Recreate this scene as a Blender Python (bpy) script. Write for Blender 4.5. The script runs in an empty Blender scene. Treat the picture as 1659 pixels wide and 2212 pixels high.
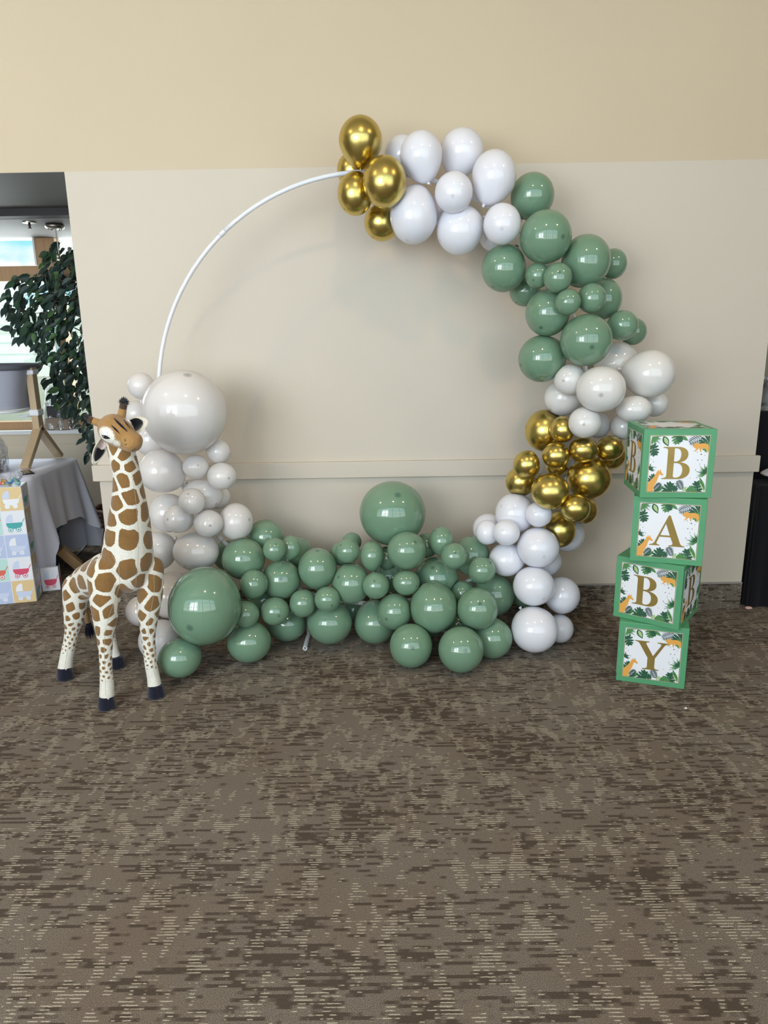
import bpy, bmesh, math, random
import numpy as np
from mathutils import Vector, Matrix, noise
from mathutils.bvhtree import BVHTree
from mathutils.geometry import tessellate_polygon

S = bpy.context.scene
COL = S.collection
R = math.radians
random.seed(7)

# ---------------------------------------------------------------- camera
FPX, IW, IH = 1540.0, 1659, 2212
CAM = Vector((0, 0, 1.608))
RIGHT = Vector((0.99986913, 0.00401258, -0.01567219))
UP = Vector((0.01424057, 0.24136426, 0.9703301))
FWD = Vector((-0.00767623, 0.97042629, -0.24127553))
cd = bpy.data.cameras.new('camera')
cd.sensor_fit = 'VERTICAL'; cd.sensor_height = 36.0; cd.lens = FPX / IH * 36.0
cd.clip_start = 0.05; cd.clip_end = 200
cam = bpy.data.objects.new('camera', cd); COL.objects.link(cam)
cam.matrix_world = Matrix(((RIGHT.x, UP.x, -FWD.x, CAM.x), (RIGHT.y, UP.y, -FWD.y, CAM.y),
                           (RIGHT.z, UP.z, -FWD.z, CAM.z), (0, 0, 0, 1)))
S.camera = cam

# ---------------------------------------------------------------- colour management, world, lights
S.view_settings.view_transform = 'Standard'; S.view_settings.look = 'None'
S.view_settings.exposure = -0.30; S.view_settings.gamma = 1.0
S.view_settings.use_curve_mapping = False
S.cycles.use_denoising = True
S.cycles.max_bounces = 10; S.cycles.diffuse_bounces = 5; S.cycles.transparent_max_bounces = 12
S.cycles.sample_clamp_indirect = 6.0
S.cycles.caustics_reflective = False; S.cycles.caustics_refractive = False

def srgb(r, g, b):
    f = lambda c: ((c / 255 + 0.055) / 1.055) ** 2.4 if c > 10 else c / 255 / 12.92
    return (f(r), f(g), f(b), 1.0)

world = bpy.data.worlds.new('world'); S.world = world; world.use_nodes = True
wn = world.node_tree; wn.nodes.clear()
def WN(t): return wn.nodes.new(t)
wo = WN('ShaderNodeOutputWorld'); wb = WN('ShaderNodeBackground'); wtc = WN('ShaderNodeTexCoord')
wmap = WN('ShaderNodeMapping'); wmap.inputs['Scale'].default_value = (1, 1, 2.2)
wno = WN('ShaderNodeTexNoise'); wno.inputs['Scale'].default_value = 9.0; wno.inputs['Detail'].default_value = 6
wr = WN('ShaderNodeValToRGB')
wr.color_ramp.elements[0].position = 0.42; wr.color_ramp.elements[0].color = (0.36, 0.84, 0.93, 1)
wr.color_ramp.elements[1].position = 0.56; wr.color_ramp.elements[1].color = (1.0, 1.02, 1.02, 1)
wn.links.new(wtc.outputs['Generated'], wmap.inputs['Vector']); wn.links.new(wmap.outputs[0], wno.inputs['Vector'])
wn.links.new(wno.outputs['Fac'], wr.inputs[0]); wn.links.new(wr.outputs[0], wb.inputs[0])
wb.inputs[1].default_value = 1.4; wn.links.new(wb.outputs[0], wo.inputs[0])

sd = bpy.data.lights.new('sun', 'SUN'); sd.energy = 7.0; sd.angle = R(0.6); sd.color = (1, 0.96, 0.9)
sun = bpy.data.objects.new('sun', sd); COL.objects.link(sun)
sun.location = (12, 20, 15)
sun.rotation_euler = Vector((-0.72, -0.06, -0.70)).to_track_quat('-Z', 'Y').to_euler()

def area(name, loc, direc, sx, sy, rad, col):
    l = bpy.data.lights.new(name, 'AREA'); l.shape = 'RECTANGLE'; l.size = sx; l.size_y = sy
    l.energy = rad * math.pi * sx * sy; l.color = col
    o = bpy.data.objects.new(name, l); COL.objects.link(o); o.location = loc
    o.rotation_euler = Vector(direc).to_track_quat('-Z', 'Y').to_euler()
    return o
BACK_Y = -1.6
WIN_X0, WIN_X1, WIN_Z0, WIN_Z1 = -7.5, 5.0, 0.6, 4.2
# daylight through the long window wall behind the camera: sky above, ground below, and one bay facing a sunlit white terrace
area('window_daylight_sky', ((WIN_X0 + WIN_X1) / 2, BACK_Y - 0.24, 3.3), (0, 1, 0), WIN_X1 - WIN_X0, 1.8, 2.4, (0.55, 0.78, 1.0))
area('window_daylight_ground', ((WIN_X0 + WIN_X1) / 2, BACK_Y - 0.24, 1.5), (0, 1, 0), WIN_X1 - WIN_X0, 1.8, 2.6, (0.92, 0.96, 1.0))
area('window_daylight_terrace', (-2.75, BACK_Y - 0.22, 2.2), (0, 1, 0), 2.5, 2.2, 14.0, (0.93, 0.97, 1.0))
# daylight through the window of the side room
area('side_window_daylight', (-3.6, 6.2, 1.75), (0, -1, 0), 2.6, 1.3, 6.5, (0.9, 0.96, 1.0))
DOWNLIGHTS = [(-3.4, 1.4), (0.2, 0.9), (3.0, 1.4)]
for x, y in DOWNLIGHTS:
    l = bpy.data.lights.new('downlight_glow', 'AREA'); l.shape = 'DISK'; l.size = 0.16; l.energy = 34; l.color = (1.0, 0.72, 0.42)
    o = bpy.data.objects.new('downlight_glow', l); COL.objects.link(o); o.location = (x, y, 4.55)

# ---------------------------------------------------------------- helpers
def at(px, py, Y):
    """the point at room depth Y seen at photograph pixel px, py"""
    d = FWD + RIGHT * ((px - IW / 2) / FPX) - UP * ((py - IH / 2) / FPX)
    return CAM + d * (Y / d.y)

def onz(px, py, z):
    d = FWD + RIGHT * ((px - IW / 2) / FPX) - UP * ((py - IH / 2) / FPX)
    return CAM + d * ((z - CAM.z) / d.z)

class MB:
    def __init__(s): s.v = []; s.f = []; s.m = []
    def add(s, vs, fs, mat=0):
        b = len(s.v); s.v += [tuple(v) for v in vs]
        for f in fs: s.f.append(tuple(i + b for i in f)); s.m.append(mat)
        return s
    def box(s, a, b, mat=0, M=None):
        x0, y0, z0 = a; x1, y1, z1 = b
        vs = [Vector(p) for p in ((x0, y0, z0), (x1, y0, z0), (x1, y1, z0), (x0, y1, z0), (x0, y0, z1), (x1, y0, z1), (x1, y1, z1), (x0, y1, z1))]
        if M is not None: vs = [M @ v for v in vs]
        return s.add(vs, [(0, 3, 2, 1), (4, 5, 6, 7), (0, 1, 5, 4), (1, 2, 6, 5), (2, 3, 7, 6), (3, 0, 4, 7)], mat)
    def rbox(s, a, b, r, mat=0, M=None):
        """box with chamfered edges"""
        bm = bmesh.new(); bmesh.ops.create_cube(bm, size=1)
        for v in bm.verts: v.co = Vector((a[i] + (v.co[i] + .5) * (b[i] - a[i]) for i in range(3)))
        bmesh.ops.bevel(bm, geom=list(bm.edges), offset=r, segments=2, affect='EDGES', profile=0.5)
        bm.verts.index_update()
        vs = [M @ v.co if M is not None else v.co.copy() for v in bm.verts]
        s.add(vs, [[v.index for v in f.verts] for f in bm.faces], mat); bm.free(); return s
    def tube(s, path, rad, n=10, closed=False, mat=0, caps=True):
        P = [Vector(p) for p in path]; k = len(P)
        rr = rad if isinstance(rad, (list, tuple)) else [rad] * k
        T = []
        for i in range(k):
            a = P[i - 1] if (i > 0 or closed) else P[i]; b = P[(i + 1) % k] if (i < k - 1 or closed) else P[i]
            T.append((b - a).normalized())
        ref = Vector((0, 0, 1)) if abs(T[0].z) < 0.9 else Vector((1, 0, 0))
        u = T[0].cross(ref).normalized(); vs = []
        for i in range(k):
            u = (u - T[i] * u.dot(T[i])).normalized(); w = T[i].cross(u)
            for j in range(n):
                a = 2 * math.pi * j / n
                vs.append(P[i] + (u * math.cos(a) + w * math.sin(a)) * rr[i])
        fs = []
        for i in range(k if closed else k - 1):
            i2 = (i + 1) % k
            for j in range(n):
                j2 = (j + 1) % n
                fs.append((i * n + j, i2 * n + j, i2 * n + j2, i * n + j2))
        if caps and not closed:
            fs.append(tuple(range(n))); fs.append(tuple((k - 1) * n + j for j in reversed(range(n))))
        return s.add(vs, fs, mat)
    def lathe(s, prof, n=24, M=None, mat=0):
        """prof: list of (radius, height) about the z axis"""
        vs = []; fs = []; k = len(prof)
        for r, z in prof:
            for j in range(n):
                a = 2 * math.pi * j / n; vs.append(Vector((r * math.cos(a), r * math.sin(a), z)))
        for i in range(k - 1):
            for j in range(n):
                j2 = (j + 1) % n; fs.append((i * n + j, i * n + j2, (i + 1) * n + j2, (i + 1) * n + j))
        fs.append(tuple(reversed(range(n)))); fs.append(tuple((k - 1) * n + j for j in range(n)))
        if M is not None: vs = [M @ v for v in vs]
        return s.add(vs, fs, mat)
    def ell(s, c, rx, ry, rz, M=None, nu=16, nv=10, mat=0):
        vs = []; fs = []
        for i in range(nv + 1):
            t = math.pi * i / nv
            for j in range(nu):
                a = 2 * math.pi * j / nu
                v = Vector((rx * math.sin(t) * math.cos(a), ry * math.sin(t) * math.sin(a), rz * math.cos(t)))
                if M is not None: v = M @ v
                vs.append(Vector(c) + v)
        for i in range(nv):
            for j in range(nu):
                j2 = (j + 1) % nu; fs.append((i * nu + j, (i + 1) * nu + j, (i + 1) * nu + j2, i * nu + j2))
        return s.add(vs, fs, mat)
    def grid(s, fn, nu, nv, mat=0):
        vs = [fn(i / nu, j / nv) for j in range(nv + 1) for i in range(nu + 1)]
        fs = [(j * (nu + 1) + i, j * (nu + 1) + i + 1, (j + 1) * (nu + 1) + i + 1, (j + 1) * (nu + 1) + i) for j in range(nv) for i in range(nu)]
        return s.add(vs, fs, mat)
    def poly(s, loops, fn, mat=0):
        """flat polygon(s) with holes; fn maps (u, v) to a point"""
        tris = tessellate_polygon([[Vector((p[0], p[1], 0)) for p in L] for L in loops])
        pts = [p for L in loops for p in L]
        fs = []
        for t in tris:
            (ax, ay), (bx, by), (cx, cy) = (pts[i][:2] for i in t)
            ar = (bx - ax) * (cy - ay) - (by - ay) * (cx - ax)
            if abs(ar) > 1e-9: fs.append(t if ar > 0 else (t[0], t[2], t[1]))
        return s.add([fn(p[0], p[1]) for p in pts], fs, mat)
    def mesh(s, name):
        me = bpy.data.meshes.new(name); me.from_pydata(s.v, [], s.f); return me
    def build(s, name, mats, parent=None, smooth=False, loc=None):
        me = s.mesh(name)
        ms = mats if isinstance(mats, (list, tuple)) else [mats]
        for m in ms: me.materials.append(m)
        if len(ms) > 1: me.polygons.foreach_set('material_index', s.m)
        if smooth: me.polygons.foreach_set('use_smooth', [True] * len(me.polygons))
        me.update()
        o = bpy.data.objects.new(name, me); COL.objects.link(o)
        if parent is not None: o.parent = parent
        if loc is not None: o.location = loc
        return o

def tag(o, label=None, cat=None, group=None, kind=None):
    if label: o['label'] = label
    if cat: o['category'] = cat
    if group: o['group'] = group
    if kind: o['kind'] = kind
    return o
def thing(name, label, cat, loc=(0, 0, 0), rz=0.0, group=None):
    o = bpy.data.objects.new(name, None); COL.objects.link(o); o.location = loc; o.rotation_euler = (0, 0, rz)
    o.empty_display_size = 0.1
    return tag(o, label, cat, group)
def local(parent):
    """map world points into the frame of an unrotated-parent Empty"""
    inv = (Matrix.Translation(parent.location) @ parent.rotation_euler.to_matrix().to_4x4()).inverted()
    return lambda p: inv @ Vector(p)
def wbuild(mb, name, mats, parent, smooth=False):
    """build a part whose vertices were given in world space"""
    L = local(parent); mb.v = [tuple(L(v)) for v in mb.v]
    return mb.build(name, mats, parent, smooth)
def struct(o): o['kind'] = 'structure'; return o

# ---- node materials
class NT:
    def __init__(s, name):
        s.mat = bpy.data.materials.new(name); s.mat.use_nodes = True; s.t = s.mat.node_tree
        s.b = s.t.nodes['Principled BSDF']; s.out = s.t.nodes['Material Output']
    def n(s, typ, props=None, **ins):
        nd = s.t.nodes.new(typ)
        for k, v in (props or {}).items(): setattr(nd, k, v)
        for k, v in ins.items():
            key = k if k in nd.inputs else k.replace('_', ' ')
            s.set(nd.inputs[int(k[1:])] if k[0] == 'i' and k[1:].isdigit() else nd.inputs[key], v)
        return nd
    def set(s, sock, v):
        if isinstance(v, bpy.types.NodeSocket): s.t.links.new(v, sock)
        elif isinstance(v, bpy.types.Node): s.t.links.new(v.outputs[0], sock)
        else: sock.default_value = v
    def m(s, op, a, b=0.0, c=0.0, clamp=False):
        nd = s.t.nodes.new('ShaderNodeMath'); nd.operation = op; nd.use_clamp = clamp
        for i, v in enumerate((a, b, c)): s.set(nd.inputs[i], v)
        return nd.outputs[0]
    def mix(s, f, a, b):
        nd = s.t.nodes.new('ShaderNodeMix'); nd.data_type = 'RGBA'
        s.set(nd.inputs[0], f); s.set(nd.inputs[6], a); s.set(nd.inputs[7], b)
        return nd.outputs[2]
    def step(s, x, lo, hi):
        nd = s.t.nodes.new('ShaderNodeMapRange'); nd.interpolation_type = 'SMOOTHSTEP'
        s.set(nd.inputs[0], x); s.set(nd.inputs[1], lo); s.set(nd.inputs[2], hi)
        return nd.outputs[0]
    def p(s, **k):
        for a, v in k.items(): s.set(s.b.inputs[a.replace('_', ' ')], v)
        return s
    def bump(s, h, dist=0.002, strength=0.5):
        nd = s.n('ShaderNodeBump', Strength=strength, Distance=dist, Height=h); s.set(s.b.inputs['Normal'], nd.outputs[0]); return s

def plain(name, col, rough=0.6, metal=0.0, spec=0.5, **k):
    t = NT(name); t.p(Base_Color=col, Roughness=rough, Metallic=metal); t.b.inputs['Specular IOR Level'].default_value = spec
    for a, v in k.items(): t.b.inputs[a.replace('_', ' ')].default_value = v
    return t.mat

def painted(name, col, bump=0.25, scale=140.0, var=0.035):
    t = NT(name); geo = t.n('ShaderNodeNewGeometry')
    big = t.n('ShaderNodeTexNoise', Vector=geo.outputs['Position'], Scale=1.3, Detail=3.0)
    fine = t.n('ShaderNodeTexNoise', Vector=geo.outputs['Position'], Scale=scale, Detail=2.0)
    dark = tuple(c * (1 - var * 2) for c in col[:3]) + (1,)
    t.p(Base_Color=t.mix(big.outputs['Fac'], dark, col), Roughness=0.62)
    t.b.inputs['Specular IOR Level'].default_value = 0.35
    t.bump(fine.outputs['Fac'], 0.0012, bump); return t.mat

def fabric(name, col, scale=900.0, rough=0.9, bump=0.25, var=0.12):
    t = NT(name); tc = t.n('ShaderNodeTexCoord')
    no = t.n('ShaderNodeTexNoise', Vector=tc.outputs['Object'], Scale=scale * 0.3, Detail=3.0)
    d = tuple(c * (1 - var) for c in col[:3]) + (1,)
    t.p(Base_Color=t.mix(no.outputs['Fac'], d, col), Roughness=rough); t.b.inputs['Specular IOR Level'].default_value = 0.2
    t.b.inputs['Sheen Weight'].default_value = 0.15
    t.bump(no.outputs['Fac'], 0.001, bump); return t.mat

def wood(name, col, col2):
    t = NT(name); tc = t.n('ShaderNodeTexCoord')
    mp = t.n('ShaderNodeMapping', Vector=tc.outputs['Object']); mp.inputs['Scale'].default_value = (30, 30, 3)
    no = t.n('ShaderNodeTexNoise', Vector=mp, Scale=2.0, Detail=4.0)
    t.p(Base_Color=t.mix(no.outputs['Fac'], col2, col), Roughness=0.5); return t.mat

def clear_film(name, tint=(0.95, 0.97, 1, 1), amount=0.8):
    """thin clear plastic: mostly see-through with crinkled glossy glints"""
    t = NT(name); tc = t.n('ShaderNodeTexCoord')
    no = t.n('ShaderNodeTexNoise', Vector=tc.outputs['Object'], Scale=28.0, Detail=3.0)
    bp = t.n('ShaderNodeBump', Strength=0.9, Distance=0.02, Height=no.outputs['Fac'])
    tr = t.n('ShaderNodeBsdfTransparent', Color=tint); gl = t.n('ShaderNodeBsdfGlossy', Roughness=0.08)
    t.set(gl.inputs['Normal'], bp.outputs[0])
    mx = t.n('ShaderNodeMixShader', Fac=1 - amount); t.set(mx.inputs[1], tr.outputs[0]); t.set(mx.inputs[2], gl.outputs[0])
    t.set(t.out.inputs[0], mx.outputs[0]); return t.mat

# ---------------------------------------------------------------- carpet
def carpet_mat():
    t = NT('carpet'); geo = t.n('ShaderNodeNewGeometry'); sp = t.n('ShaderNodeSeparateXYZ', Vector=geo.outputs['Position'])
    X = sp.outputs[0]; Yc = t.m('SUBTRACT', sp.outputs[1], sp.outputs[2])
    wob = t.n('ShaderNodeTexNoise', Vector=geo.outputs['Position'], Scale=90.0, Detail=1.0)
    Yw = t.m('ADD', Yc, t.m('MULTIPLY', t.m('SUBTRACT', wob.outputs['Fac'], 0.5), 0.0026))
    ROW = 0.0034
    rowf = t.m('DIVIDE', Yw, ROW); row = t.m('FLOOR', rowf); fr = t.m('FRACT', rowf)
    pair = t.m('FLOOR', t.m('DIVIDE', Yw, ROW * 3)); frp = t.m('FRACT', t.m('DIVIDE', Yw, ROW * 3))
    def field(sx, ry, rr, det=1.0, seed=0.0):
        v = t.n('ShaderNodeCombineXYZ', X=t.m('MULTIPLY', X, sx), Y=t.m('MULTIPLY', rr, ry), Z=seed)
        return t.n('ShaderNodeTexNoise', Vector=v, Scale=1.0, Detail=det).outputs['Fac']
    # columns of cream dashes: coherent over several rows in depth, narrow across
    colA = field(22.0, 0.09, pair, 2.0, 3.1); colB = field(40.0, 0.9, pair, 1.0, 9.7)
    m1 = t.step(t.m('ADD', colA, t.m('MULTIPLY', t.m('SUBTRACT', colB, 0.5), 0.55)), 0.545, 0.62)
    thin = t.m('MULTIPLY', t.step(frp, 0.12, 0.24), t.m('SUBTRACT', 1.0, t.step(frp, 0.44, 0.56)))
    grain = t.n('ShaderNodeTexNoise', Vector=geo.outputs['Position'], Scale=520.0, Detail=2.0).outputs['Fac']
    cream = t.m('MULTIPLY', t.m('MULTIPLY', m1, thin), t.step(grain, 0.30, 0.52))
    # dark brown streaks two or three rows thick
    dk = field(11.0, 0.95, pair, 2.5, 21.3); dk2 = field(3.0, 0.03, pair, 2.0, 35.0)
    m2 = t.step(t.m('ADD', dk, t.m('MULTIPLY', t.m('SUBTRACT', dk2, 0.5), 0.45)), 0.52, 0.60)
    m2 = t.m('MULTIPLY', m2, t.step(grain, 0.22, 0.46))
    rowdark = t.m('MULTIPLY', t.step(t.m('ABSOLUTE', t.m('SUBTRACT', fr, 0.5)), 0.30, 0.5), 0.55)
    base = t.mix(t.step(grain, 0.28, 0.72), srgb(56, 49, 43), srgb(154, 143, 131))
    warm = t.n('ShaderNodeTexNoise', Vector=geo.outputs['Position'], Scale=2.2, Detail=3.0).outputs['Fac']
    base = t.mix(t.m('MULTIPLY', t.step(warm, 0.4, 0.65), 0.35), base, srgb(108, 89, 74))
    c = t.mix(t.m('MULTIPLY', m2, 0.7), base, srgb(56, 44, 35))
    c = t.mix(rowdark, c, srgb(50, 43, 37))
    c = t.mix(t.m('MULTIPLY', cream, 0.68), c, srgb(208, 198, 178))
    t.p(Base_Color=c, Roughness=0.95); t.b.inputs['Specular IOR Level'].default_value = 0.1
    h = t.m('ADD', t.m('MULTIPLY', grain, 0.6), t.m('MULTIPLY', fr, 0.3))
    t.bump(h, 0.003, 0.6); return t.mat
CARPET = carpet_mat()
WALL_LOW = painted('wall paint', srgb(208, 198, 184))
WALL_UP = painted('upper wall paint', srgb(205, 189, 163))
WALL_SIDE = painted('side room paint', srgb(206, 192, 168))
CEIL = painted('ceiling paint', srgb(196, 188, 172))
WALL_BACK = painted('far wall paint', srgb(150, 136, 116))
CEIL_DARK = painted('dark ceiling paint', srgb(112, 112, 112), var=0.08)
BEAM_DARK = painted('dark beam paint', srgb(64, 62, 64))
CAPSTRIP = plain('grey cap strip', srgb(150, 146, 142), 0.5)
TANFRAME = wood('tan window frame', srgb(190, 150, 108), srgb(160, 122, 84))
WHITE_TRIM = plain('white trim', srgb(225, 225, 222), 0.4)
METAL = plain('brushed metal', srgb(190, 188, 180), 0.3, 1.0)

# ---------------------------------------------------------------- room shell
WY = 3.975; WX0, WX1 = -1.648, 2.062; ZH = 2.447; ZC = 4.6; ROOM_X0, ROOM_X1 = -9.0, 6.5; TH = 0.22
struct(MB().box((ROOM_X0 - 0.2, BACK_Y - 0.2, -0.1), (ROOM_X1 + 0.2, 6.2, 0)).build('floor', CARPET))
struct(MB().box((WX0, WY, 0), (WX1, WY + TH, ZH)).build('wall_front', WALL_LOW))
struct(MB().box((ROOM_X0, WY, ZH), (ROOM_X1, WY + TH, ZC)).build('wall_upper', WALL_UP))
struct(MB().box((ROOM_X0, WY, 0), (-5.2, WY + TH, ZH)).build('wall_front_far_left', WALL_LOW))
struct(MB().box((5.2, WY, 0), (ROOM_X1, WY + TH, ZH)).build('wall_front_far_right', WALL_LOW))
struct(MB().box((ROOM_X0 - 0.2, BACK_Y, 0), (ROOM_X0, 6.2, ZC)).build('wall_left', WALL_BACK))
struct(MB().box((ROOM_X1, BACK_Y, 0), (ROOM_X1 + 0.2, 6.2, ZC)).build('wall_right', WALL_BACK))
struct(MB().box((ROOM_X0 - 0.2, BACK_Y - 0.2, ZC), (ROOM_X1 + 0.2, WY + TH, ZC + 0.15)).build('ceiling', CEIL))
# wall behind the camera with its row of windows
bw = MB()
bw.box((ROOM_X0, BACK_Y - 0.2, 0), (ROOM_X1, BACK_Y, WIN_Z0)).box((ROOM_X0, BACK_Y - 0.2, WIN_Z1), (ROOM_X1, BACK_Y, ZC))
NB = 5; bwid = (WIN_X1 - WIN_X0) / NB
bw.box((ROOM_X0, BACK_Y - 0.2, WIN_Z0), (WIN_X0, BACK_Y, WIN_Z1)).box((WIN_X1, BACK_Y - 0.2, WIN_Z0), (ROOM_X1, BACK_Y, WIN_Z1))
struct(bw.build('wall_back', WALL_BACK))
for i in range(NB):
    x0 = WIN_X0 + i * bwid; x1 = x0 + bwid
    fr = MB(); fr.box((x0, BACK_Y - 0.12, WIN_Z0), (x0 + 0.09, BACK_Y - 0.02, WIN_Z1)).box((x1 - 0.09, BACK_Y - 0.12, WIN_Z0), (x1, BACK_Y - 0.02, WIN_Z1))
    fr.box((x0 + 0.09, BACK_Y - 0.12, WIN_Z0), (x1 - 0.09, BACK_Y - 0.02, WIN_Z0 + .09)).box((x0 + 0.09, BACK_Y - 0.12, WIN_Z1 - .09), (x1 - 0.09, BACK_Y - 0.02, WIN_Z1))
    w = struct(fr.build('window_%d' % (i + 1), TANFRAME))
    for xm in (x0 + bwid / 3, x0 + 2 * bwid / 3):
        MB().box((xm - 0.03, BACK_Y - 0.11, WIN_Z0 + .09), (xm + 0.03, BACK_Y - 0.03, WIN_Z1 - .09)).build('mullion', TANFRAME, w)
    for zm in (1.75, 3.05):
        MB().box((x0 + 0.09, BACK_Y - 0.105, zm - 0.035), (x1 - 0.09, BACK_Y - 0.035, zm + 0.035)).build('transom', TANFRAME, w)
# chair rail wrapping the wall end, carpet cove base with its cap
struct(MB().rbox((WX0 - 0.027, WY - 0.025, 0.827), (WX1 + 0.018, WY - 0.0005, 0.919), 0.003).build('trim_1', WALL_LOW))
struct(MB().box((WX0 - 0.027, WY + 0.0005, 0.827), (WX0 - 0.0005, WY + TH, 0.919)).build('trim_2', WALL_LOW))
bb = struct(MB().box((WX0, WY - 0.012, 0.0), (WX1, WY - 0.0005, 0.160)).build('baseboard_front', CARPET))
MB().rbox((WX0, WY - 0.016, 0.160), (WX1, WY - 0.0005, 0.168), 0.002).build('cap_strip', CAPSTRIP, bb)
# recessed downlights in the high ceiling
GLOW = NT('lamp glow'); GLOW.p(Base_Color=(1, 0.9, 0.7, 1)); GLOW.b.inputs['Emission Color'].default_value = (1, 0.75, 0.45, 1); GLOW.b.inputs['Emission Strength'].default_value = 6
for x, y in DOWNLIGHTS:
    t = thing('downlight', {-3.4: 'left', 0.2: 'middle', 3.0: 'right'}[x] + ' round recessed downlight of the three in the high ceiling', 'lamp', (x, y, ZC - 0.03), 0, 'ceiling downlights')
    MB().lathe([(0.085, 0.0), (0.12, 0.0), (0.12, 0.028), (0.085, 0.028)], 24).build('trim_ring', METAL, t)
    MB().lathe([(0.084, 0.02), (0.084, 0.028)], 24).build('lens', GLOW.mat, t)

# ---------------------------------------------------------------- side room seen through the left opening
WINY = 6.0
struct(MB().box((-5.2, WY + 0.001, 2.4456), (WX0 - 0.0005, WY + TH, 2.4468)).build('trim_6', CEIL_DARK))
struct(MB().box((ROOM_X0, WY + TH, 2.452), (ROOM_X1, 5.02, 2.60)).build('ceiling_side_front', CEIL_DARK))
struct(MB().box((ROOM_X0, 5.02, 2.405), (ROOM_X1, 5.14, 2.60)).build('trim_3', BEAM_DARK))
struct(MB().box((ROOM_X0, 5.14, 2.403), (ROOM_X1, WINY + 0.2, 2.60)).build('ceiling_side_back', painted('grey ceiling paint', srgb(158, 158, 160), var=0.06)))
WLX0, WLX1, WSILL, WHEAD = -5.0, -1.90, 0.87, 2.40
ws = MB()
ws.box((ROOM_X0, WINY, 0), (ROOM_X1, WINY + 0.2, WSILL)).box((ROOM_X0, WINY, WSILL), (WLX0, WINY + 0.2, 2.403)).box((WLX1, WINY, WSILL), (ROOM_X1, WINY + 0.2, 2.403))
struct(ws.build('wall_side_back', WALL_SIDE))
struct(MB().box((ROOM_X0, WINY - 0.014, WSILL - 0.115), (WLX1 + 0.4, WINY - 0.0005, WSILL - 0.03)).build('trim_4', WALL_SIDE))
struct(MB().rbox((WLX0 - 0.05, WINY - 0.05, WSILL - 0.028), (WLX1 + 0.3, WINY + 0.1, WSILL + 0.004), 0.003).build('trim_5', WHITE_TRIM))
fr = MB()
fr.box((WLX0, WINY + 0.03, WSILL + 0.005), (WLX0 + 0.05, WINY + 0.13, WHEAD)).box((WLX1 - 0.05, WINY + 0.03, WSILL + 0.005), (WLX1, WINY + 0.13, WHEAD))
fr.box((WLX0 + 0.05, WINY + 0.03, WSILL + 0.005), (WLX1 - 0.05, WINY + 0.13, WSILL + 0.07))
win = struct(fr.build('window_6', TANFRAME))
GLASS = NT('window glass')
_tr = GLASS.n('ShaderNodeBsdfTransparent', Color=(0.97, 0.99, 0.99, 1)); _gl = GLASS.n('ShaderNodeBsdfGlossy', Roughness=0.02)
_mx = GLASS.n('ShaderNodeMixShader', Fac=0.05); GLASS.set(_mx.inputs[1], _tr.outputs[0]); GLASS.set(_mx.inputs[2], _gl.outputs[0]); GLASS.set(GLASS.out.inputs[0], _mx.outputs[0])
GLASS = GLASS.mat
MB().box((-2.80, WINY + 0.03, 2.19), (-2.645, WINY + 0.13, WHEAD)).build('mullion', TANFRAME, win)
MB().box((-2.815, WINY + 0.02, 2.195), (-2.80, WINY + 0.13, WHEAD)).build('sash_edge', WHITE_TRIM, win)
MB().box((-2.70, WINY + 0.03, WSILL + 0.07), (-2.645, WINY + 0.13, 2.075)).build('mullion', TANFRAME, win)
MB().box((-3.9, WINY + 0.03, WSILL + 0.07), (-3.82, WINY + 0.13, 2.08)).build('mullion', TANFRAME, win)
MB().box((WLX0 + 0.05, WINY + 0.03, 2.075), (WLX1 - 0.05, WINY + 0.13, 2.19)).build('transom', TANFRAME, win)
MB().box((WLX0 + 0.05, WINY + 0.075, 2.19), (-2.80, WINY + 0.083, WHEAD)).build('pane', GLASS, win)
MB().box((-2.645, WINY + 0.075, 2.19), (WLX1 - 0.05, WINY + 0.083, WHEAD)).build('pane', GLASS, win)
MB().box((WLX0 + 0.05, WINY + 0.075, WSILL + 0.07), (WLX1 - 0.05, WINY + 0.083, 2.075)).build('pane', GLASS, win)
# outdoors beyond that window: pale ground and a pale building
PALE = plain('pale plaster', srgb(236, 238, 232), 0.8)
PALE2 = plain('greenish grey panel', srgb(196, 208, 200), 0.7)
struct(MB().box((-40, 6.4, -0.3), (20, 40, -0.2)).build('ground_outside', plain('pale concrete', srgb(225, 222, 210), 0.9)))
bld = thing('building', 'pale balcony building with railings outside the side window', 'building', (-7, 13, -0.2))
MB().box((-4, 1.2, 0), (6, 5, 2.5)).build('wall', PALE, bld)
for z in (1.18,):
    MB().box((-4, 0, z), (6, 1.2, z + 0.16)).build('balcony_slab', PALE, bld)
for x in (-2.0, -0.4, 0.9, 2.2, 3.4):
    MB().box((x, 0.05, 0), (x + 0.12, 0.17, 2.5)).build('column', PALE2, bld)
for z in (1.55, 1.75, 2.05):
    MB().box((-4, 0.02, z), (6, 0.06, z + 0.035)).build('railing', PALE2, bld)
for x in (-1.5, 0.2, 1.4, 2.7):
    MB().box((x, 1.16, 1.4), (x + 0.6, 1.21, 2.2)).build('window', plain('grey green glass', srgb(120, 140, 140), 0.2), bld)  # panes in one flat grey-green colour

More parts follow.
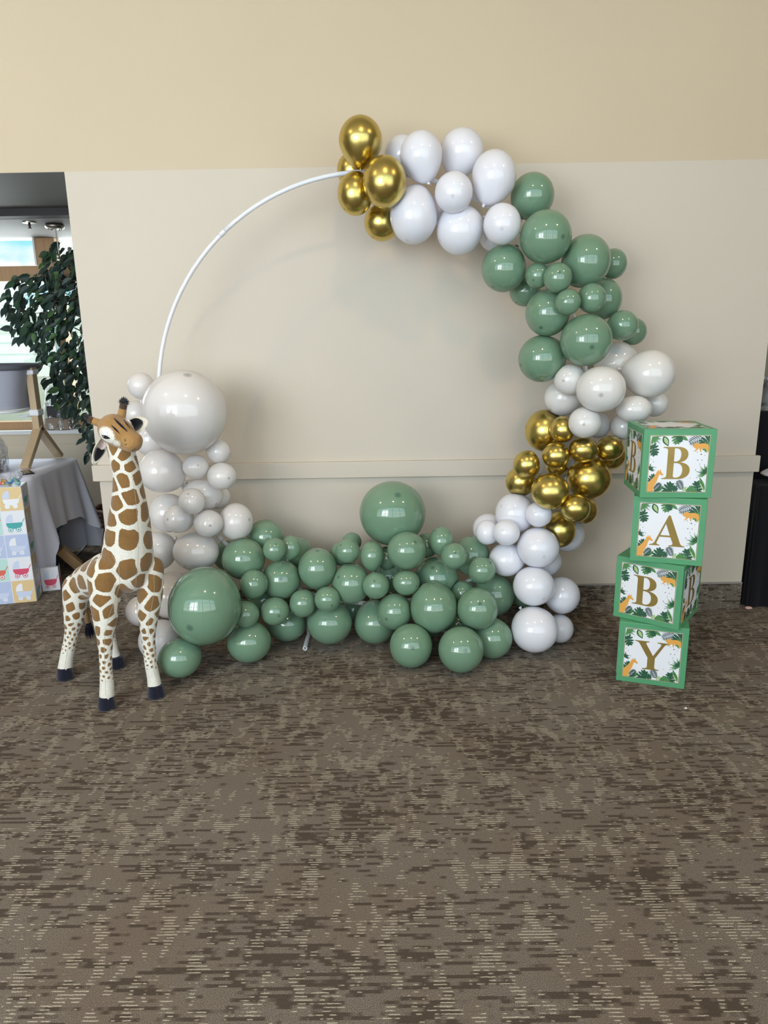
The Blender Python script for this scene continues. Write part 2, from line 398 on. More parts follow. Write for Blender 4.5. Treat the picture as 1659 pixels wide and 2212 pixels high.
# pendant canopy and sprinkler on the grey ceiling
c0 = onz(118, 487, 2.4025); c0.y = min(c0.y, 5.36); c0.x = at(118, 487, c0.y).x
t = thing('pendant_light_canopy', 'round metal ceiling canopy with a thin rod above the ficus', 'lamp', (c0.x, c0.y, 2.4025))
MB().lathe([(0.05, -0.034), (0.060, -0.030), (0.066, -0.018), (0.066, -0.010), (0.060, -0.010), (0.060, 0.0)], 28).build('canopy', METAL, t, True)
MB().tube([(0.004, 0, -0.03), (0.006, 0, -0.20)], 0.0045, 8).build('rod', METAL, t)
for a in range(5):
    MB().ell((0.045 * math.cos(a * 1.257), 0.045 * math.sin(a * 1.257), -0.036), 0.006, 0.006, 0.004, nu=8, nv=6).build('screw', METAL, t)
MB().lathe([(0.004, -0.235), (0.010, -0.23), (0.012, -0.21), (0.006, -0.198)], 12).build('lamp_holder', METAL, t, True)
c0 = at(62, 473, 5.25)
t = thing('sprinkler_head', 'small metal fire sprinkler on the grey ceiling', 'sprinkler', (c0.x, c0.y, 2.4025))
MB().lathe([(0.045, -0.008), (0.045, 0.0)], 20).build('flange', METAL, t)
MB().lathe([(0.007, -0.04), (0.009, -0.02), (0.008, -0.008)], 10).build('nozzle', plain('dark bronze', srgb(70, 52, 44), 0.4, 0.6), t)
MB().lathe([(0.013, -0.044), (0.013, -0.040)], 12).build('deflector', plain('dark bronze plate', srgb(70, 52, 44), 0.4, 0.6), t)

# ---------------------------------------------------------------- hoop stand
HC = Vector((-0.0785, 3.64, 1.2728)); HR = 1.081
PIPE = plain('white plastic pipe', srgb(228, 230, 236), 0.32)
t = thing('hoop_stand', 'thin white tube hoop standing on pipe feet, carrying the balloon arch', 'hoop', (HC.x, HC.y, 0))
def ringpt(a): return HC + Vector((math.sin(a), 0, math.cos(a))) * HR
NSEG = 8
for k in range(NSEG):
    a0 = 2 * math.pi * (k + 0.12) / NSEG; a1 = 2 * math.pi * (k + 1.12) / NSEG - 0.002
    wbuild(MB().tube([ringpt(a0 + (a1 - a0) * i / 14) for i in range(15)], 0.0108, 10), 'ring_tube', PIPE, t, True)
    wbuild(MB().tube([ringpt(a1 - 0.03 + 0.03 * i / 3) for i in range(4)], 0.0122, 10), 'coupling', PIPE, t, True)
for x in (-0.455, 0.30):
    zr = HC.z - math.sqrt(HR ** 2 - (x - HC.x) ** 2)
    wbuild(MB().tube([(x, 3.64, 0.024), (x, 3.64, zr - 0.006)], 0.011, 12), 'upright', PIPE, t, True)
    fm = MB()
    # open pipe foot lying on the carpet, pointing at the viewer
    n = 16; ring = lambda r, y: [Vector((x + r * math.cos(2 * math.pi * j / n), y, 0.0125 + r * math.sin(2 * math.pi * j / n))) for j in range(n)]
    vs = ring(0.012, 3.93) + ring(0.012, 3.465) + ring(0.0085, 3.465) + ring(0.0085, 3.56)
    fs = []
    for i in range(3):
        for j in range(n): fs.append((i * n + j, i * n + (j + 1) % n, (i + 1) * n + (j + 1) % n, (i + 1) * n + j))
    fs.append(tuple(range(n))); fs.append(tuple(3 * n + j for j in range(n)))
    fm.add(vs, fs); wbuild(fm, 'pipe_foot', PIPE, t)

# ---------------------------------------------------------------- balloons
def latex(name, col, tipcol, rough=0.11, transl=0.0, spec=0.9, metal=0.0):
    t = NT(name)
    tip = t.n('ShaderNodeAttribute', {'attribute_name': 'tip'})
    f = t.step(tip.outputs['Fac'], 0.9915, 0.9995)
    tc = t.n('ShaderNodeTexCoord')
    no = t.n('ShaderNodeTexNoise', Vector=tc.outputs['Object'], Scale=6.0, Detail=2.0)
    d = tuple(c * 0.93 for c in col[:3]) + (1,)
    t.p(Base_Color=t.mix(t.m('MULTIPLY', f, 0.75), t.mix(no.outputs['Fac'], d, col), tipcol), Roughness=rough, Metallic=metal)
    t.b.inputs['Specular IOR Level'].default_value = spec
    if transl > 0:
        tl = t.n('ShaderNodeBsdfTranslucent', Color=col)
        mx = t.n('ShaderNodeMixShader', Fac=transl); t.set(mx.inputs[1], t.b.outputs[0]); t.set(mx.inputs[2], tl.outputs[0])
        t.set(t.out.inputs[0], mx.outputs[0])
    return t.mat
BM = {
    'gold': latex('chrome gold latex', srgb(212, 190, 112), srgb(176, 136, 80), 0.28, 0, 0.5, 1.0),
    'white': latex('white latex', srgb(240, 240, 248), srgb(212, 212, 220), 0.12, 0.10, 0.7),
    'ivory': latex('ivory latex', srgb(238, 235, 233), srgb(170, 166, 164), 0.12, 0.12, 0.8),
    'pearl': latex('pearl latex', srgb(236, 232, 231), srgb(150, 147, 150), 0.12, 0.14, 0.8),
    'sage': latex('sage latex', srgb(120, 153, 127), srgb(62, 92, 82), 0.09, 0.08, 0.9),
}
NAMES = {'gold': 'gold balloons of the arch', 'white': 'white balloons of the arch', 'ivory': 'ivory balloons of the arch', 'pearl': 'pearl balloons on the left side of the arch', 'sage': 'sage balloons of the arch'}
# id, colour, pixel centre and radii, offset of the tip mark, image direction of the neck, pear shape, distance factor, label
BALLOONS = [
    ('g1', 'gold', 779, 308, 50, 57, None, (0, 1), 0.7, 3.2341, 'oval gold balloon standing upright, topmost balloon of the whole arch'),
    ('g2', 'gold', 764, 368, 38, 40, None, (1, 0.3), 0.3, 3.4363, 'gold balloon mostly hidden where the bare white tube enters the gold cluster'),
    ('g3', 'gold', 767, 418, 40, 48, None, (0.8, -1), 0.4, 3.3038, 'gold balloon just under the end of the bare tube, left of the front gold one'),
    ('g4', 'gold', 831, 393, 49.6, 56, (3, 4), None, 0.2, 3.1960, 'large shiny gold balloon at the front centre of the top gold cluster'),
    ('g5', 'gold', 825, 480, 40, 41, None, (0.6, -1), 0.3, 3.4373, 'lowest gold balloon of the top cluster, half behind a big white balloon'),
    ('w0', 'white', 869, 335, 40, 43, None, (0.4, 1), 0.3, 3.4040, 'shaded white balloon peeking out right behind the topmost gold balloon'),
    ('w1', 'white', 909.5, 339.4, 48.3, 56.4, None, (0.3, 1), 0.6, 3.2466, 'upright oval white balloon right of the topmost gold balloon'),
    ('w2', 'white', 998, 330, 50, 53, None, (-0.4, 1), 0.5, 3.3689, 'highest white balloon, set back behind its neighbours at the top of the arch'),
    ('w3', 'white', 1067, 384, 50, 60, None, (-0.4, 1), 0.6, 3.2780, 'large egg-shaped white balloon at the upper right, touching the first sage balloon'),
    ('w4', 'white', 980, 416, 42.8, 44.7, None, None, 0.2, 3.2288, 'small round white balloon in the middle of the top white cluster'),
    ('w5', 'white', 893, 462, 53, 66, None, (0.3, -1), 0.7, 3.3197, 'long white pear-shaped balloon right below the front gold one'),
    ('w6', 'white', 994, 497, 53, 54, None, (1, -0.5), 0.5, 3.3557, 'lowest large white balloon of the top cluster, leaning to the upper right'),
    ('w7', 'white', 1084.6, 484, 42, 45, None, None, 0.2, 3.2613, 'round white balloon wedged between the white cluster and the upper sage balloons'),
    ('w8', 'white', 1064, 513, 29, 29, None, None, 0.2, 3.4916, 'sliver of a white balloon hidden under the round one beside the sage balloons'),
    ('w9', 'white', 950, 452, 34, 34, None, None, 0.2, 3.4615, 'white balloon almost hidden in the gap in the middle of the top white cluster'),
    ('s1', 'sage', 1150, 424, 49, 51, None, (-0.5, 1), 0.3, 3.3924, 'highest sage balloon, behind the egg-shaped white balloon at the upper right'),
    ('s2', 'sage', 1178.8, 512, 57.7, 58.6, (34, -1), None, 0.2, 3.2740, 'large glossy sage balloon second from the top, with dark tip right of centre'),
    ('s3', 'sage', 1088, 579, 49.4, 52, None, (0.6, -1), 0.3, 3.3947, 'sage balloon on the inner edge of the arch directly below the round white balloon'),
    ('s4', 'sage', 1265.8, 564, 54.5, 58, (34, -39), None, 0.3, 3.3530, 'large sage balloon on the outer upper right, dark tip near its top right'),
    ('s5', 'sage', 1323, 570, 31.8, 33.6, None, (-1, 0.1), 0.3, 3.5189, 'small sage balloon farthest out at the upper right, half behind a large one'),
    ('s6', 'sage', 1161, 595, 27.5, 28, (-11, 12), None, 0.2, 3.3332, 'small sage balloon left in the little pair beneath the large glossy sage balloon'),
    ('s7', 'sage', 1204.5, 600, 31.8, 33, (4, -11), None, 0.2, 3.2600, 'small sage balloon right in the little pair beneath the large glossy sage balloon'),
    ('s8', 'sage', 1134, 628, 34, 34, None, (0.6, -0.8), 0.2, 3.5512, 'sage balloon tucked behind on the inner edge, below a larger sage balloon'),
    ('s9', 'sage', 1183, 675, 49, 52, (-17, 38), None, 0.3, 3.4099, 'sage balloon on the inner right side with dark tip near its bottom'),
    ('s10', 'sage', 1226.7, 652.4, 28.2, 28.2, (-9, -4), None, 0.2, 3.2601, 'smallest round sage balloon in front at the middle of the right sage cluster'),
    ('s11', 'sage', 1278, 644.2, 31.8, 33, (23, -8), None, 0.2, 3.3162, 'small sage balloon right of the smallest front one in the right sage cluster'),
    ('s12', 'sage', 1302, 646, 42, 45, None, (-1, 0.3), 0.2, 3.5152, 'shaded sage balloon behind the right sage cluster, outer edge'),
    ('s13', 'sage', 1266, 735, 57, 56.6, (13, 15), None, 0.2, 3.3398, 'largest front sage balloon at the lower end of the right sage cluster'),
    ('s14', 'sage', 1344, 703, 35, 33, (31, -13), None, 0.3, 3.4452, 'small sage balloon sticking out right beside the largest front sage balloon'),
    ('s15', 'sage', 1367, 716, 30, 30, None, (-1, 0.1), 0.2, 3.6235, 'dull sage balloon peeking out behind the outermost small one above the ivory cluster'),
    ('s16', 'sage', 1172, 775, 53, 51, None, (1, -0.3), 0.3, 3.4906, 'lowest sage balloon on the inner right side, just above ivory balloons'),
    ('c1', 'ivory', 1230.7, 820.4, 34.7, 34, (-15, 2), None, 0.2, 3.4435, 'small ivory balloon directly below the lowest inner sage balloon on the right'),
    ('c2', 'ivory', 1297.7, 840.6, 53.6, 50.6, (1, 14), None, 0.2, 3.3475, 'large ivory balloon facing the front with a grey tip dot, right side of arch'),
    ('c3', 'ivory', 1401, 808, 58, 53, (55, 9), (-1, 0), 0.4, 3.4628, 'biggest ivory balloon, farthest to the right of the whole arch'),
    ('c4', 'ivory', 1331, 787, 49, 50, None, (-0.3, 1), 0.3, 3.6240, 'ivory balloon half hidden between the front sage balloon and the biggest ivory one'),
    ('c5', 'ivory', 1216, 859, 41, 40, None, (0.6, -0.6), 0.3, 3.5789, 'ivory balloon on the inner edge above the first gold balloon of the right side'),
    ('c6', 'ivory', 1263, 913, 35.5, 34.4, None, None, 0.2, 3.4232, 'small ivory balloon hanging between gold balloons and the large front ivory one'),
    ('c7', 'ivory', 1292, 919, 27, 28, None, None, 0.2, 3.6399, 'ivory balloon partly hidden right behind the small one above the gold cluster'),
    ('c8', 'ivory', 1369, 885, 39, 31, (31, 10), (-1, -0.1), 0.5, 3.4632, 'oval ivory balloon below the biggest ivory one, above the letter boxes'),
    ('c9', 'ivory', 1413, 872, 30, 29, None, None, 0.2, 3.6262, 'small ivory balloon at the outer edge, shaded by the biggest ivory balloon'),
    ('c10', 'ivory', 1347.6, 921, 29, 29, None, (-0.5, -1), 0.2, 3.5742, 'ivory balloon cut off by the top letter box'),
    ('h1', 'gold', 1178, 930, 45, 45.8, None, (1, 0.2), 0.3, 3.6585, 'large gold balloon at the upper inner edge of the right gold cluster'),
    ('h2', 'gold', 1215, 927.7, 28, 29.5, (-8, 4), None, 0.2, 3.5147, 'small gold balloon touching the ivory balloons at the top of the right gold cluster'),
    ('h3', 'gold', 1200.6, 983.7, 30, 28.6, None, None, 0.2, 3.5147, 'small gold balloon at the centre left of the right gold cluster'),
    ('h4', 'gold', 1260, 972, 32, 28, None, None, 0.2, 3.4996, 'oval gold balloon directly beneath the small hanging ivory balloon'),
    ('h5', 'gold', 1317, 968, 31, 28, None, (-1, 0.4), 0.3, 3.5663, 'gold balloon nearest the left side of the top letter box'),
    ('h6', 'gold', 1322, 984, 30, 31, None, (-1, 0.2), 0.2, 3.7030, 'dark gold balloon hidden below the one nearest the top letter box'),
    ('h7', 'gold', 1137.4, 1003, 29, 30, None, (1, 0.9), 0.4, 3.5529, 'egg-shaped gold balloon farthest inward in the right gold cluster'),
    ('h8', 'gold', 1125, 1040, 33, 33, None, (1, 0), 0.2, 3.6959, 'gold balloon under the egg-shaped one, in front of the chair rail'),
    ('h9', 'gold', 1203, 1007, 24, 23, None, None, 0.2, 3.6710, 'gold balloon mostly hidden in the heart of the right gold cluster'),
    ('h10', 'gold', 1272.5, 1034, 48, 46, None, None, 0.2, 3.5926, 'biggest gold balloon of the right cluster, near the second letter box'),
    ('h11', 'gold', 1187.6, 1061, 40.4, 40, None, None, 0.2, 3.5100, 'large round gold balloon at the front, above the small white one'),
    ('h12', 'gold', 1242, 1097.7, 33, 31.5, (9, -4), None, 0.2, 3.5105, 'matt gold balloon facing the front with a tip dot, low in the cluster'),
    ('h13', 'gold', 1262, 1102, 29, 30, None, (-1, -0.2), 0.2, 3.7622, 'gold sliver behind the matt front-facing gold balloon'),
    ('h14', 'gold', 1209, 1142, 35, 41, None, (0.1, -1), 0.5, 3.6951, 'lowest gold balloon, pear-shaped, between white balloons on the right'),
    ('v1', 'white', 1112.8, 1108, 43, 44, None, None, 0.2, 3.6962, 'large white balloon at the top left of the lower right white cluster'),
    ('v2', 'white', 1163.7, 1111, 28.7, 28, None, None, 0.2, 3.5801, 'small white balloon touching the large round gold balloon from below'),
    ('v3', 'white', 1055, 1143, 34, 34, None, None, 0.2, 3.8251, 'pale white balloon hidden behind two small ones, left of the lower white cluster'),
    ('v4', 'white', 1052.6, 1150, 25, 27, None, (1, 0.3), 0.3, 3.6654, 'leftmost small white balloon of the lower right white cluster'),
    ('v5', 'white', 1094, 1150.5, 29, 28.6, None, None, 0.2, 3.5878, 'small white balloon in front, between the leftmost small one and the large ones'),
    ('v6', 'white', 1162, 1183, 45.7, 44.3, None, None, 0.2, 3.6237, 'large front white balloon left of the lowest gold balloon'),
    ('v7', 'white', 1225, 1155, 38, 38, None, None, 0.2, 3.8371, 'shaded white balloon behind the lowest gold balloon'),
    ('v8', 'white', 1096, 1209, 40, 36.5, None, (1, -0.2), 0.4, 3.7044, 'white balloon beside the small sage ones on the right, below the small white pair'),
    ('v9', 'white', 1178, 1212, 35, 34, None, None, 0.2, 3.8371, 'white balloon edge showing right behind the large front white balloon'),
    ('v10', 'white', 1153, 1266, 45, 43, None, None, 0.2, 3.6241, 'white balloon second above the floor in the right white column'),
    ('v11', 'white', 1213, 1286, 40, 40.4, None, (-1, -0.4), 0.3, 3.7680, 'outermost white balloon low on the right, in front of the carpet cove base'),
    ('v12', 'white', 1154.6, 1359.7, 50.7, 50.3, None, None, 0.2, 3.6170, 'biggest white balloon, near the carpet at the foot of the right side'),
    ('v13', 'white', 1208, 1357.6, 31, 31.5, None, (-1, 0), 0.3, 3.7872, 'small white balloon close to the carpet, right behind the biggest white one'),
    ('t1', 'sage', 442.6, 1308.6, 79, 86, None, None, 0.1, 3.4136, "giant dark sage balloon beside the toy giraffe's front leg"),
    ('t2', 'sage', 389, 1421, 47.5, 44, None, (0.7, -0.5), 0.2, 3.4148, "sage balloon lying on the carpet next to the giraffe's front hoof"),
    ('t3', 'sage', 526, 1207, 46.8, 45.3, (-6, 0), None, 0.2, 3.6677, 'sage balloon above right of the giant one, beside the pearl balloons'),
    ('t4', 'sage', 574, 1161, 40, 39, None, (-0.2, 1), 0.2, 3.8054, 'uppermost sage balloon on the left, behind the small front pair'),
    ('t5', 'sage', 593, 1187, 25, 25.4, (2, -11), None, 0.2, 3.5811, 'small sage balloon in front at the upper left, with a dark tip near its top'),
    ('t6', 'sage', 628.4, 1183, 23, 26.5, None, (-0.3, 1), 0.3, 3.6624, 'small sage balloon right of the tip-marked small one at the upper left'),
    ('t7', 'sage', 640, 1196, 37, 37, None, (-0.2, 1), 0.2, 3.8626, 'sage balloon in shade behind the small upper left pair'),
    ('t8', 'sage', 548.4, 1262.7, 30.4, 33, None, (-0.3, 1), 0.4, 3.5870, 'small egg-shaped sage balloon touching the giant one on its upper right'),
    ('t9', 'sage', 608, 1252, 42, 43, None, None, 0.2, 3.7045, 'medium sage balloon right of the small egg-shaped one on the left'),
    ('t10', 'sage', 530, 1327, 30.5, 29.6, (1, 2), None, 0.2, 3.5434, 'small sage balloon in front at the lower right of the giant one'),
    ('t11', 'sage', 594, 1320.5, 31.6, 31, (9, 10), None, 0.2, 3.6242, 'small sage balloon with dark tip, just left of the white pipe foot'),
    ('t12', 'sage', 538, 1385, 48.4, 47, None, (0, -1), 0.2, 3.6080, 'sage balloon close to the carpet right of the giant one, under a small one'),
    ('t13', 'sage', 620, 1346, 42, 40, None, (0, -1), 0.2, 3.8246, 'sage balloon low behind, left of the white pipe foot'),
    ('t14', 'sage', 653.8, 1303, 28.4, 30.2, (-17, 18), None, 0.3, 3.6376, 'small sage balloon directly above the white pipe foot'),
    ('t15', 'sage', 686, 1229, 42, 45.7, (0, -40), (0, 1), 0.3, 3.6816, 'medium sage balloon standing high left of centre in the bottom row'),
    ('t16', 'sage', 707, 1294.5, 28, 28, (10, 13), None, 0.2, 3.6074, 'small sage balloon on top of a big pear-shaped one right of the pipe foot'),
    ('t17', 'sage', 712, 1343, 49, 48.5, None, (0, -1), 0.3, 3.7354, 'big sage balloon low right of the white pipe foot'),
    ('t18', 'sage', 751, 1189.7, 26.5, 26.5, (-15, -12), None, 0.2, 3.6412, 'small sage balloon left below the giant upright centre balloon'),
    ('t19', 'sage', 738, 1196, 25, 26, None, (1, 0.5), 0.2, 3.7654, 'sage sliver hidden left behind a small balloon, left of the centre giant'),
    ('t20', 'sage', 760, 1171, 21, 21, None, (0, 1), 0.2, 3.8696, 'tiny dark sage balloon peeking over the row left of the centre giant'),
    ('t21', 'sage', 803.5, 1202, 26, 33, None, (0.1, 1), 0.6, 3.6480, 'narrow pear-shaped sage balloon directly left below the centre giant'),
    ('t22', 'sage', 758.6, 1260, 42, 44, (-27, -13), None, 0.3, 3.6816, 'medium sage balloon in mid row below the narrow pear-shaped one'),
    ('t23', 'sage', 812, 1265, 29, 29, (-3, -10), None, 0.2, 3.5987, 'small sage balloon in front of mid row, second small one right of the pipe foot'),
    ('t24', 'sage', 842, 1247, 33, 33, None, None, 0.2, 3.8160, 'shaded sage balloon behind two small ones below the centre giant'),
    ('t25', 'sage', 877.3, 1258.5, 29.5, 27.7, (22, 8), None, 0.3, 3.5951, 'small sage balloon below the balloon that carries the centre giant'),
    ('u1', 'sage', 848, 1108.7, 71.4, 70, (11, -38), (-0.2, 1), 0.2, 3.7306, 'giant sage balloon standing up at the centre against the beige wall'),
    ('u2', 'sage', 878.4, 1189, 42, 41.6, (19, -18), None, 0.2, 3.5945, 'medium sage balloon in front directly beneath the centre giant'),
    ('u3', 'sage', 953.6, 1169.7, 27.4, 32.5, (-6, -31), (0.4, 1), 0.5, 3.6670, 'upright egg-shaped sage balloon right of the centre giant'),
    ('u4', 'sage', 922, 1178, 26, 27, None, (0, 1), 0.2, 3.7884, 'sage balloon peeking out left behind the upright egg-shaped one'),
    ('u5', 'sage', 980.5, 1201.3, 28.6, 28.6, (3, -7), None, 0.2, 3.5820, 'small sage balloon with central dark tip, right of centre in the upper row'),
    ('u6', 'sage', 1017, 1201, 40, 43, None, (0, 1), 0.2, 3.7896, 'sage balloon behind in the upper row near the leftmost white ones on the right'),
    ('u7', 'sage', 1041, 1232, 29.5, 29.4, (18, -16), None, 0.3, 3.6153, 'small sage balloon touching the lower right white balloons'),
    ('u8', 'sage', 943, 1248, 48, 45, None, None, 0.2, 3.7711, 'large shaded sage balloon behind the small ones right of the centre'),
    ('u9', 'sage', 999, 1281, 27, 27, None, None, 0.2, 3.7174, 'small shaded sage balloon between the two big low right ones'),
    ('u10', 'sage', 1066, 1285, 45, 47, None, (-1, -0.6), 0.2, 3.7933, 'large shaded sage balloon at the right end behind the bottom row'),
    ('u11', 'sage', 811, 1343, 46, 48, None, (-0.2, -1), 0.5, 3.7773, 'large pear-shaped sage balloon low at the middle of the bottom row'),
    ('u12', 'sage', 852.4, 1321, 37, 40, (-17, 16), None, 0.3, 3.6404, 'medium sage balloon overlapping the pear-shaped one at the middle of the bottom row'),
    ('u13', 'sage', 937, 1312.5, 51, 55.5, None, (-0.4, -0.6), 0.2, 3.5953, 'biggest low sage balloon right of centre in the bottom row'),
    ('u14', 'sage', 1031.8, 1314.7, 45, 46, (5, -10), None, 0.2, 3.5567, 'round sage balloon right of the biggest low one, with dark tip above centre'),
    ('u15', 'sage', 887.7, 1394.7, 46.5, 48, (4, 5), None, 0.1, 3.5317, 'left of the two sage balloons farthest forward on the carpet, right of centre'),
    ('u16', 'sage', 995.6, 1403, 49.6, 50.3, (9, 3), None, 0.1, 3.4707, 'right of the two sage balloons farthest forward on the carpet'),
    ('u17', 'sage', 1063, 1378, 44, 45, None, (-0.5, -0.8), 0.2, 3.6163, 'rightmost sage balloon resting near the carpet, beside the biggest white one'),
    ('u18', 'sage', 1135, 1277, 36, 36, None, None, 0.2, 3.8849, 'dark sage balloon behind the lower right white column'),
    ('u19', 'sage', 927, 1352, 27, 27, None, None, 0.2, 3.8251, 'sage balloon hidden low behind the biggest low one'),
    ('u20', 'sage', 990, 1345, 25, 25, None, None, 0.2, 3.8076, 'sage sliver in the gap between the biggest low one and its right neighbour'),
    ('t0', 'sage', 492, 1200, 33, 33, None, None, 0.2, 3.8829, 'dark sage balloon behind, under the lowest pearl balloon on the left'),
    ('t26', 'sage', 567, 1297, 30, 30, None, None, 0.2, 3.7939, 'dark sage balloon hidden between small ones right of the giant left balloon'),
    ('t27', 'sage', 835, 1205, 25, 25, None, None, 0.2, 3.7499, 'dark sage balloon hidden behind the one beneath the centre giant'),
    ('t28', 'sage', 762, 1318, 25, 26, None, None, 0.2, 3.9333, 'dark sage balloon deep in the gap of the bottom row left of middle'),
    ('l1', 'pearl', 399, 891.2, 92.3, 92.3, (6, -76), None, 0.1, 3.4517, "giant pearl white balloon on the left side, behind the giraffe's head"),
    ('l2', 'pearl', 305, 834, 29.5, 29.8, None, (0, 1), 0.2, 3.5925, 'small pearl balloon at the top left beside the bare white tube'),
    ('l3', 'pearl', 297, 893, 28, 28, None, (1, 0), 0.2, 3.7233, "pearl balloon behind the giraffe's upright horn"),
    ('l4', 'pearl', 330, 950, 40, 38, None, (1, 0), 0.3, 3.7249, "pearl balloon behind the giraffe's muzzle, under the giant one"),
    ('l5', 'pearl', 349.5, 1017.7, 50.5, 47.7, (-40, -23), (1, 0.4), 0.4, 3.5569, "large pearl balloon right of the giraffe's neck, under the giant one"),
    ('l6', 'pearl', 423, 1008.5, 28.5, 26.7, (5, -3), None, 0.2, 3.5277, 'small pearl balloon right below the giant one, with a grey tip dot'),
    ('l7', 'pearl', 470.8, 976, 27, 27, (26, 6), (-1, 0), 0.5, 3.5788, 'small pointed pearl balloon tied at the lower right of the giant one'),
    ('l8', 'pearl', 479, 1028.6, 32, 29.6, (17, 5), None, 0.3, 3.5267, 'small pearl balloon farthest right at the height of the chair rail'),
    ('l9', 'pearl', 438, 1068.4, 44, 35, (31, 22), (-1, 0), 0.3, 3.6332, 'broad pearl balloon behind the small one in the middle of the left side'),
    ('l10', 'pearl', 414.7, 1083, 29, 29, (-8, -15), None, 0.2, 3.4994, 'small front pearl balloon overlapping the broad one on the left side'),
    ('l11', 'pearl', 472, 1073, 26, 27, None, None, 0.2, 3.7631, 'pearl sliver peeking out right behind the broad one on the left side'),
    ('l12', 'pearl', 364, 1108, 42, 43, None, (1, -0.3), 0.2, 3.7223, "pearl balloon next to the giraffe's neck base"),
    ('l13', 'pearl', 386, 1121, 33, 31, (-21, 1), None, 0.3, 3.5976, "pearl balloon overlapping the one next to the giraffe's neck base"),
    ('l14', 'pearl', 450, 1130.6, 32, 30, (4, 5), None, 0.2, 3.5616, 'small front pearl balloon with tip dot, low in the pearl column'),
    ('l15', 'pearl', 508.6, 1127, 38.5, 41, (33, -5), (-0.7, 0.7), 0.4, 3.6676, 'pearl balloon at the lower right of the pearl column, touching sage ones'),
    ('l16', 'pearl', 423.6, 1191, 50, 43, (-23, 30), (1, -0.6), 0.3, 3.6693, 'wide pearl balloon right above the giant dark sage one'),
    ('l17', 'pearl', 340, 1190, 43, 43, None, None, 0.2, 3.7898, "pearl balloon behind the giraffe's shoulder"),
    ('l18', 'pearl', 372, 1286, 50, 52, None, None, 0.2, 3.7767, "pearl balloon squeezed between the giraffe's leg and the giant sage one"),
    ('l19', 'pearl', 305, 1320, 34, 34, None, None, 0.2, 3.8113, "pearl balloon seen between the giraffe's front legs"),
    ('l20', 'pearl', 345, 1383, 46, 46, None, None, 0.2, 3.6468, "lowest pearl balloon, behind the giraffe's right-hand front leg"),
]
def balloon_profile(pear):
    """(radius, height) from the tip (+z) to the knot (-z) of a unit balloon"""
    pr = []
    for i in range(31):
        a = math.pi * i / 30 * 0.965
        r = math.sin(a); h = math.cos(a)
        if h < 0:
            q = (-h) ** 1.4
            r *= 1 - 0.22 * pear * q; h *= 1 + 0.16 * pear * q + 0.02
        pr.append((max(r, 0.0005), h))
    return pr
BN = len(BALLOONS)
_P = []; _r = []
for b in BALLOONS:
    d = FWD + RIGHT * ((b[2] - IW / 2) / FPX) - UP * ((b[3] - IH / 2) / FPX)
    off = math.hypot(b[2] - IW / 2, b[3] - IH / 2) / FPX
    _P.append(CAM + d * b[9]); _r.append(math.sqrt(b[4] * b[5]) / FPX / (1 + off * off) ** 0.25 * b[9])
